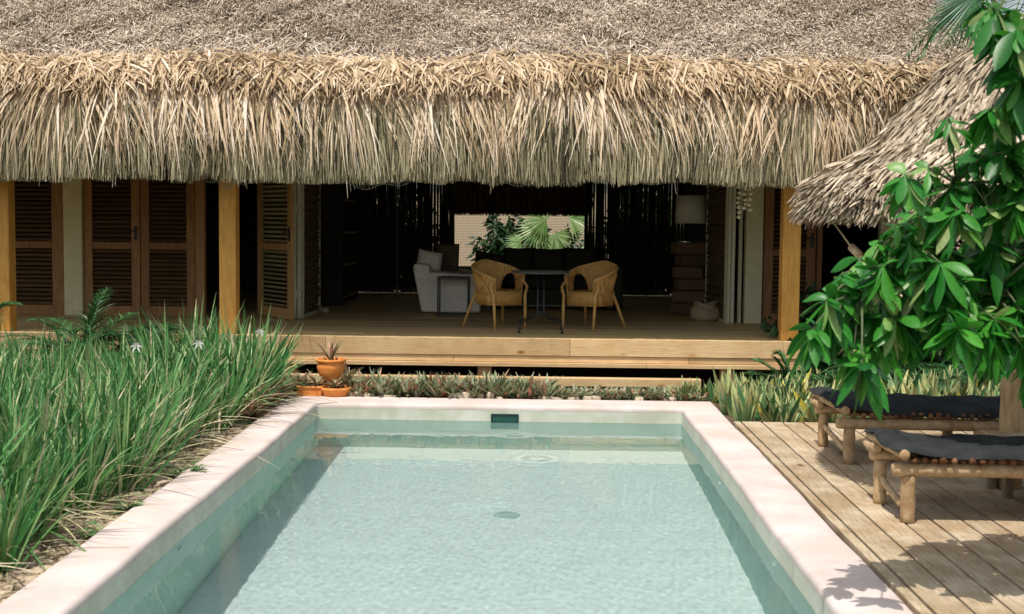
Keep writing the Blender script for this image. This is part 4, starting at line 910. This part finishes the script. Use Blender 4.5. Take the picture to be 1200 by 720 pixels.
for k in range(8):
    X = PX(796+k*6, 13.0, 465); put('snake_plant', random.choice(sv), 'sansev', (X, 13.05+random.uniform(0, .2), -.05), random.uniform(0, 6), .72, 'yellow edged snake plant in the dense patch between the house and the deck', 'plant', 'snake plants at the head of the deck')
for k in range(46):
    y = random.uniform(11.75, 13.2); X = random.uniform(PX(985, y, 470), PX(1225, y, 470)); put('snake_plant', random.choice(sv), 'sansev', (X, y, -.05), random.uniform(0, 6), random.uniform(.9, 1.35), 'snake plant in the shaded bed behind the farther sun lounger', 'plant', 'snake plants behind the loungers')
# limestone edging
g = random.Random(5)
k = 0; x = at(372, 466, 12.92).x
while x < at(800, 466, 12.92).x:
    wd = g.uniform(.07, .28); hgt = g.uniform(.055, .10); n = 12; mb = MB(); vs = []
    for lv, (s_, z_) in enumerate(((.9, 0), (1.0, .5), (.92, .85), (.6, 1.0))):
        for q in range(n):
            a = 2*PI*q/n; rx_ = wd/2*s_*(1+.13*math.sin(a*3+k)+.08*math.sin(a*5+k*2)); vs.append((rx_*math.cos(a), .055*s_*math.sin(a)*(1+.2*math.sin(a*4+k)), hgt*z_))
    vs.append((0, 0, hgt)); fs_ = [(l*n+q, l*n+(q+1) % n, (l+1)*n+(q+1) % n, (l+1)*n+q) for l in range(3) for q in range(n)]+[(3*n+q, 3*n+(q+1) % n, 4*n) for q in range(n)]
    if g.random() < .62:
        o_ = mb.add(vs, fs_, g.random()).build('edging_stone', 'stone', bevel=0); o_.location = (x+wd/2, 12.925+g.uniform(-.012, .03), -.045); o_.rotation_euler = (g.uniform(-.15, .15), g.uniform(-.14, .14), g.uniform(-.3, .3)); tag(o_, 'flat cream limestone chunk in the row behind the far pool edge', 'stone', 'edging stones behind the far pool edge')
    x += wd*.98+g.uniform(.0, .03); k += 1
# gravel along the left edge
V = []; mb = MB(); gg = random.Random(9)
for k in range(2600):
    y = gg.uniform(4.2, 12.6); x = -2.52-abs(gg.gauss(0, .28)); s_ = gg.uniform(.010, .034)*(1.9 if gg.random() < .05 else 1)
    n = 6; a0 = gg.uniform(0, 6); vs = [(x+s_*(1+.3*gg.random())*math.cos(a0+2*PI*q/n)*z_, y+s_*(1+.3*gg.random())*math.sin(a0+2*PI*q/n)*z_, -.055+h) for z_, h in ((1, 0), (.85, s_*.55)) for q in range(n)]+[(x, y, -.055+s_*.7)]
    mb.add(vs, [(q, (q+1) % n, n+(q+1) % n, n+q) for q in range(n)]+[(n+q, n+(q+1) % n, 2*n) for q in range(n)], gg.random())
tag(mb.build('gravel', 'gravel'), 'pale crushed stone strip between the lily bed and the pool edge', 'gravel', kind='stuff')
# dry litter on the strip
n = 900; x = -2.50-np.abs(RNG.normal(0, .3, n)); y = U(4.2, 12.8, n); a = U(0, 6.28, n)
tag(np_obj('leaf_litter', [strips(vec(x, y, -.03), np.stack([np.cos(a), np.sin(a), 0*a+.08], -1), U(.04, .16, n), U(.006, .012, n), vec(-np.sin(a), np.cos(a), .2), vec(0, 0, -U(0, .02, n)), [.6, 1, .7, .2], U(.86, 1, n))], 'lily'), 'dry blades and litter lying on the stone strip', 'litter', kind='stuff')

# ------------------------------------------------------------------ strap leaved lilies
def lily_mesh(seed, n=74, hl=.87):
    g = np.random.default_rng(seed); a = g.uniform(0, 2*PI, n); lean = np.abs(g.normal(.26, .20, n)); d = nrm(np.stack([np.cos(a)*lean+.02, np.sin(a)*lean, 0*a+1], -1)); L_ = g.uniform(.62, 1.10, n)*hl
    ta = a+PI/2+g.normal(0, .9, n); side = np.stack([np.cos(ta), np.sin(ta), 0*ta], -1); rr_ = g.uniform(0, .13, n); rt = np.stack([np.cos(a)*rr_, np.sin(a)*rr_, 0*a], -1)
    dr = np.clip(g.normal(.12, .10, n), 0, 1); weak = g.random(n) < .13; dr[weak] = g.uniform(.45, .95, weak.sum()); L_[weak] *= .8
    bend = np.stack([np.cos(a)*L_*dr*1.1+.02*L_, np.sin(a)*L_*dr*1.1, -L_*dr*.9], -1)
    rv = np.clip(g.normal(.50, .24, n), 0, .86); rv[weak & (g.random(n) < .75)] = g.uniform(.88, 1); rv[g.random(n) < .08] = .95
    A = strips(rt, d, L_, g.uniform(.016, .034, n), side, bend, [.9, 1, 1, .9, .75, .5, .05], rv, .25)
    # dead blades at the foot
    m_ = 12; a = g.uniform(0, 2*PI, m_); d2 = nrm(np.stack([np.cos(a), np.sin(a), g.uniform(.4, 1.2, m_)], -1)); L2 = g.uniform(.25, .5, m_)
    B = strips(np.stack([np.cos(a)*.1, np.sin(a)*.1, 0*a], -1), d2, L2, g.uniform(.008, .014, m_), np.stack([-np.sin(a), np.cos(a), 0*a], -1), np.stack([np.cos(a)*.1, np.sin(a)*.1, -L2*g.uniform(.5, .95, m_)], -1), [1, 1, .9, .7, .5, .3, .05], g.uniform(.88, 1, m_), .2)
    V, F, r_, t_ = cat([A, B]); return np_mesh('spider_lily', V, F, r_, t_, True)
lm = [lily_mesh(300+k) for k in range(9)]
LG = 'strap leaved lilies in the bed left of the pool'
cnt = 0; y = 5.2
while y < 12.95:
    x = (-2.80 if y < 11 else -2.72)-random.uniform(0, .1)
    while x > -6.3:
        if x*1500/y+629 > -130 or True:
            s_ = random.uniform(.84, 1.06)*(1.0 if y > 7 else .93)
            edge = x > -3.1 and y < 11; s_ *= 1.0+max(0, y-9)*.03; s_ *= .80 if (y > 9.5 and x < -3.5) else 1
            if not (y < 6.2 and edge) and x*1500/y+629 > -260:
                put('spider_lily', random.choice(lm), 'lily', (x+random.uniform(-.06, .06), y+random.uniform(-.1, .1), -.06), random.uniform(0, 6), s_*(.86 if edge else 1), 'pale fringed strap leaved lily on the pool side of the bed' if edge else 'tall strap leaved lily deep in the bed left of the pool', 'plant', 'edge lilies beside the stone strip' if edge else LG); cnt += 1
        x -= random.uniform(.27, .38)
    y += random.uniform(.27, .36)
print('lilies', cnt)
# white flowers
def flower(loc, label):
    t = thing('lily_flower', loc, label, 'flower', 'white lily flowers')
    g = RNG; n = 6; a = np.arange(n)*2*PI/n; d = nrm(np.stack([np.cos(a), -.3+0*a, np.sin(a)*.8+.1], -1)); 
    np_obj('petal_whorl', [strips(np.zeros((n, 3)), d, np.full(n, .052), np.full(n, .016), nrm(np.cross(d, vec(0, -1, .1, n))), vec(0, .0, -.02, n), [.4, .9, 1, .7, .1], U(0, 1, n), .2), strips(np.zeros((n, 3)), nrm(d+np.array([0, -1., 0])), np.full(n, .03), np.full(n, .004), nrm(vec(0, 0, 1, n)), vec(0, 0, 0, n), [1, 1, 1], U(0, 1, n))], 'petal', t, True)
    MB().tube([(0, .02, -.5), (0, .01, -.2), (0, 0, 0)], .006, 6).build('stalk', 'lily', t, True)
for px, py, Y, lab in ((233, 402, 10.7, 'brightest white spidery lily flower above the blades near the left post'), (160, 405, 10.0, 'white lily flower over the middle of the bed'), (305, 388, 12.2, 'white lily flower near the terrace end of the bed')):
    flower(at(px, py, Y), lab)
# areca fronds
def frond(parts, base, az, elev, L_, nl=26, ll=.32, w=.016, arch=.5, rlo=0, rhi=1, mat=None):
    """one pinnate frond; appended to parts"""
    az_v = np.array([math.cos(az), math.sin(az), 0.]); t = np.linspace(0.12, 1, nl); b0 = np.array(base, float)
    def pt(q): return b0+az_v*(L_*math.cos(elev)*q)[:, None]+np.array([0, 0, 1.])*(L_*(math.sin(elev)*q-arch*q**2))[:, None]
    q = np.linspace(0, 1, 9); P = pt(q)
    seg = strips(P[:-1], nrm(P[1:]-P[:-1]), np.linalg.norm(P[1:]-P[:-1], axis=1)*1.02, np.full(8, .014), nrm(np.cross(nrm(P[1:]-P[:-1]), np.array([[0, 0, 1.]]))), np.zeros((8, 3)), [1, .95], np.full(8, .9))
    parts.append(seg); tp = pt(t); tg = nrm(pt(t+.02)-pt(t-.02)); sd = np.cross(az_v, [0, 0, 1.])
    for s_ in (-1, 1):
        d = nrm(tg*.75+sd*s_*1.0+np.array([0, 0, .28])+RNG.normal(0, .08, (nl, 3))); Ll = ll*np.sin(np.clip(t, 0, .97)*PI*.86+.25)*U(.85, 1.1, nl)
        parts.append(strips(tp, d, np.maximum(Ll, .05), np.full(nl, w), nrm(np.cross(d, np.array([[0, 0, 1.]])+RNG.normal(0, .3, (nl, 3)))), vec(0, 0, -Ll*.28), [.6, 1, .8, .4, .05], U(rlo, rhi, nl), .3))
def palm_clump(loc, n, L_, label, ll=.28, e0=.5, e1=1.35, mat='areca', cat_='palm', h=0.0, arch=.55, group=None, w=.016, azs=None):
    t = thing('areca_palm', loc, label, cat_, group)
    for k in range(n):
        pr = []; az = random.uniform(0, 2*PI) if azs is None else random.uniform(*azs)
        frond(pr, (random.uniform(-.05, .05), random.uniform(-.05, .05), h), az, random.uniform(e0, e1), L_*random.uniform(.75, 1.1), ll=ll, arch=arch*random.uniform(.6, 1.2), w=w)
        np_obj('frond', pr, mat, t, True)
    if h > .2: MB().tube([(0, 0, 0), (.03, 0, h*.5), (0, 0, h+.02)], [.05, .04, .035], 8).build('stem', 'bark', t, True)
    return t
palm_clump((PX(95, 13.0, 400), 13.1, -.05), 22, 1.15, 'feathery dark green palm standing before the cream column at the left', .28, .5, 1.4, h=.32)
palm_clump((PX(180, 13.2, 400), 13.2, -.05), 20, 1.05, 'feathery dark green palm below the double louvred doors', .26, .5, 1.4, h=.30)
palm_clump((PX(-8, 13.4, 345), 13.2, -.05), 14, .55, 'small leafy palm at the far left edge by the corner post', .2, .3, 1.3, h=.75)
palm_clump((PX(935, 13.35, 400), 13.35, -.05), 18, 1.0, 'dark feathery palm at the foot of the right post', .26, .5, 1.4)
palm_clump((PX(985, 12.9, 430), 13.1, -.05), 14, 1.1, 'feathery palm behind the snake plants, right of the terrace end', .3, .3, 1.2)
palm_clump((PX(1075, 12.6, 430), 12.9, -.05), 14, 1.1, 'feathery palm behind the farther lounger', .3, .3, 1.2)
palm_clump((PX(1150, 12.6, 430), 13.2, -.05), 14, 1.3, 'feathery palm at the far right behind the parasol post', .3, .5, 1.3)
bush((PX(1000, 13.8, 420), 14.4, .45), .75, .5, .6, 3000, 'dark shrub right of the terrace end, behind the palms', .06, .15)
bush((PX(1100, 13.8, 420), 14.6, .6), .9, .6, .85, 3600, 'dark shrub behind the parasol, middle of the three', .06, .15)
bush((PX(1200, 13.8, 420), 14.8, .7), .9, .6, 1.0, 3600, 'dark shrub at the far right edge behind the parasol', .06, .15)
# tall palm beyond the parasol, its fronds hang in at the top right
tp = thing('coconut_palm', (5.5, 12.6, -.05), 'tall palm at the top right with fronds hanging behind the parasol', 'palm')
MB().tube([(5.5, 12.6, -.05), (5.45, 12.6, 1.6), (5.2, 12.6, 3.1), (4.95, 12.5, 4.15)], [.13, .11, .10, .09], 12).build('trunk', 'bark', tp, smooth=True)
for k in range(13):
    pr = []; az = 2*PI*k/13+.15; frond(pr, (4.93, 12.5, 4.15), az, random.uniform(.2, 1.0), 1.5, 34, .5, .022, arch=random.uniform(.7, 1.1)); np_obj('frond', pr, 'areca', tp)
pr = []; c = at(1146, -6, 12.0)
for a in ((-.95, -.3, -.75), (-.6, -.2, -1.0)):
    fan_leaf(pr, (c.x, 12.0, c.z), a, (0, -1, .3), .62, 16, R(70), 0, .7, .018, .12)
np_obj('frond', pr, 'areca', tp)
pr = []; pa_ = at(1115, 6, 12.2)
MB().tube([(4.95, 12.5, 4.15), (c.x, 12.0, c.z)], .012, 6).build('leaf_stalk', 'bark', tp)
# small ferns and weeds on the strip
for (px, py, s_, lab) in ((150, 600, .16, 'small bright fern growing on the stone strip, nearer one'), (215, 560, .20, 'low leafy weed tuft on the stone strip against the lilies'), (120, 628, .16, 'nearest weed tuft beside the lower lilies'), (248, 545, .14, 'small weed tuft farther along the stone strip')):
    c = atz(px, py, -.05); t = thing('fern', c, lab, 'plant'); pr = []
    for k in range(12): frond(pr, (0, 0, 0), random.uniform(0, 6.3), random.uniform(.3, 1.0), s_*random.uniform(.7, 1.2), 10, .045, .010, .4)
    np_obj('fern_fronds', pr, 'lily', t, True)

# ================================================================== FOREGROUND TREE
tree = thing('frangipani_tree', (3.75, 6.2, -.01), 'leafy tree with big glossy leaves reaching in from the right edge', 'tree')
clusters = [ # px, py, depth, radius factor
 (1168, 14, 5.9, 1), (1192, 34, 5.7, 1), (1150, 2, 6.2, .8), (1196, 92, 5.8, 1), (1178, 62, 6.0, .9), (1160, 130, 5.9, .8), (1180, 130, 6.0, 1), (1112, 138, 5.9, .6), (1165, 160, 6.2, .8), (1196, 165, 6.0, 1), (1140, 172, 6.1, .8), (1060, 205, 5.8, .9), (1088, 200, 6.1, .7), (1112, 222, 6.0, 1), (1150, 210, 6.3, 1), (1180, 200, 6.0, 1),
 (1080, 245, 6.0, .9), (1120, 250, 5.9, 1), (1160, 245, 6.0, 1), (1190, 240, 5.9, 1), (1052, 262, 6.0, .8), (1030, 284, 6.1, .85), (1065, 285, 5.9, 1), (1100, 285, 6.1, 1), (1140, 285, 6.3, 1), (1175, 285, 6.1, 1), (1006, 302, 6.1, .8), (1035, 312, 5.9, 1), (985, 322, 6.0, .85), (1012, 330, 6.1, .9), (968, 352, 5.8, 1), (982, 345, 6.0, .8), (1045, 340, 6.1, 1), (1075, 322, 5.9, 1), (1110, 318, 6.0, 1), (1150, 325, 6.2, 1), (1185, 325, 6.1, 1),
 (950, 388, 5.7, .95), (975, 378, 5.9, .8), (995, 395, 6.0, .8), (1018, 372, 6.0, 1), (1050, 375, 5.9, 1), (1030, 400, 6.0, .9), (1062, 395, 6.1, .8), (1010, 428, 5.6, .95), (1000, 415, 5.9, .7), (1085, 355, 6.0, 1), (1110, 365, 5.8, 1), (1140, 368, 5.9, 1), (1170, 365, 6.0, 1), (1195, 362, 5.9, 1), (1122, 385, 5.7, .9), (1160, 392, 5.8, .9), (1186, 392, 5.9, .9), (1196, 400, 5.8, .8), (1212, 420, 5.9, .9), (1165, 405, 5.9, .7)]
g = np.random.default_rng(77)
extra = []
for k in range(60): extra.append((g.uniform(1215, 1420), g.uniform(-60, 400), g.uniform(5.2, 7.2), 1))
for k in range(22): extra.append((g.uniform(1090, 1210), g.uniform(225, 390), g.uniform(6.3, 6.8), 1))
for k in range(24): extra.append((g.uniform(1055, 1210), g.uniform(255, 385), g.uniform(5.8, 6.5), 1))
for k in range(8): extra.append((g.uniform(1160, 1215), g.uniform(0, 230), g.uniform(5.8, 6.3), .9))
hub = [Vector((3.6, 6.2, 1.3)), Vector((3.3, 6.1, 1.9)), Vector((3.4, 6.2, 2.5))]
MB().tube([(3.75, 6.2, -.01), (3.7, 6.2, .7), hub[0], hub[1], hub[2]], [.085, .075, .065, .05, .035], 12).build('trunk', 'bark', tree, smooth=True)
parts = []; br = MB()
limbs = [(hub[0], at(1120, 365, 6.1)), (hub[0], at(1060, 300, 6.1)), (hub[1], at(1120, 215, 6.1)), (hub[2], at(1190, 90, 6.0)), (hub[0], at(1010, 340, 6.05)), (hub[2], at(1330, 60, 6.4))]
for a, b_ in limbs: br.tube([a, a.lerp(b_, .35)+Vector((0, 0, .06)), a.lerp(b_, .7)+Vector((0, 0, .05)), b_], [.026, .018, .012, .007], 8)
nodes = [q for a, b_ in limbs for q in (a.lerp(b_, .35)+Vector((0, 0, .06)), a.lerp(b_, .7)+Vector((0, 0, .05)), b_)]
for (px, py, Y, rf) in clusters+extra:
    c = at(px, py, Y); nd = min(nodes, key=lambda q: (q-c).length); mid = nd.lerp(c, .55)+Vector((0, 0, .05))
    br.tube([nd, mid, c], [.006, .005, .004], 6)
    n = int(g.integers(14, 22)); ax = (c-nd).normalized() if (c-nd).length > .05 else Vector((-1, 0, 0)); ax = np.array(ax*.7+Vector((-.25, -.25, .25)))
    a = np.arange(n)*2.4+g.uniform(0, 6); e1 = nrm(np.cross(ax, [0, 0, 1.])); e2 = nrm(np.cross(ax, e1))
    d = nrm(e1*np.cos(a)[:, None]+e2*np.sin(a)[:, None]+ax*g.uniform(.0, .9, n)[:, None]+np.array([0, 0, -.6]))
    L_ = g.uniform(.095, .165, n)*(.9+.15*rf)*rf**.5; up = np.array([[0, 0, 1.]])+g.normal(0, .35, (n, 3)); side = nrm(np.cross(d, up)); rt = np.array(c)-ax*np.linspace(0, .07, n)[:, None]
    bend = np.array([[0, 0, -1.]])*(L_*g.uniform(.2, .8, n))[:, None]
    rv = np.clip(g.normal(.45, .22, n)+g.normal(0, .08), 0, .9); yl = g.random(n) < .10; rv[yl] = g.uniform(.93, 1, yl.sum())
    parts.append(strips(rt, d, L_, L_*g.uniform(.36, .47, n), side, bend, [.10, .34, .66, .90, 1.0, .92, .62, .06], rv, .28))
br.build('branches', 'twig_green', tree, smooth=True)['label'] = 'branching limbs and twigs'
np_obj('crown', parts, 'leaf', tree, smooth=True)
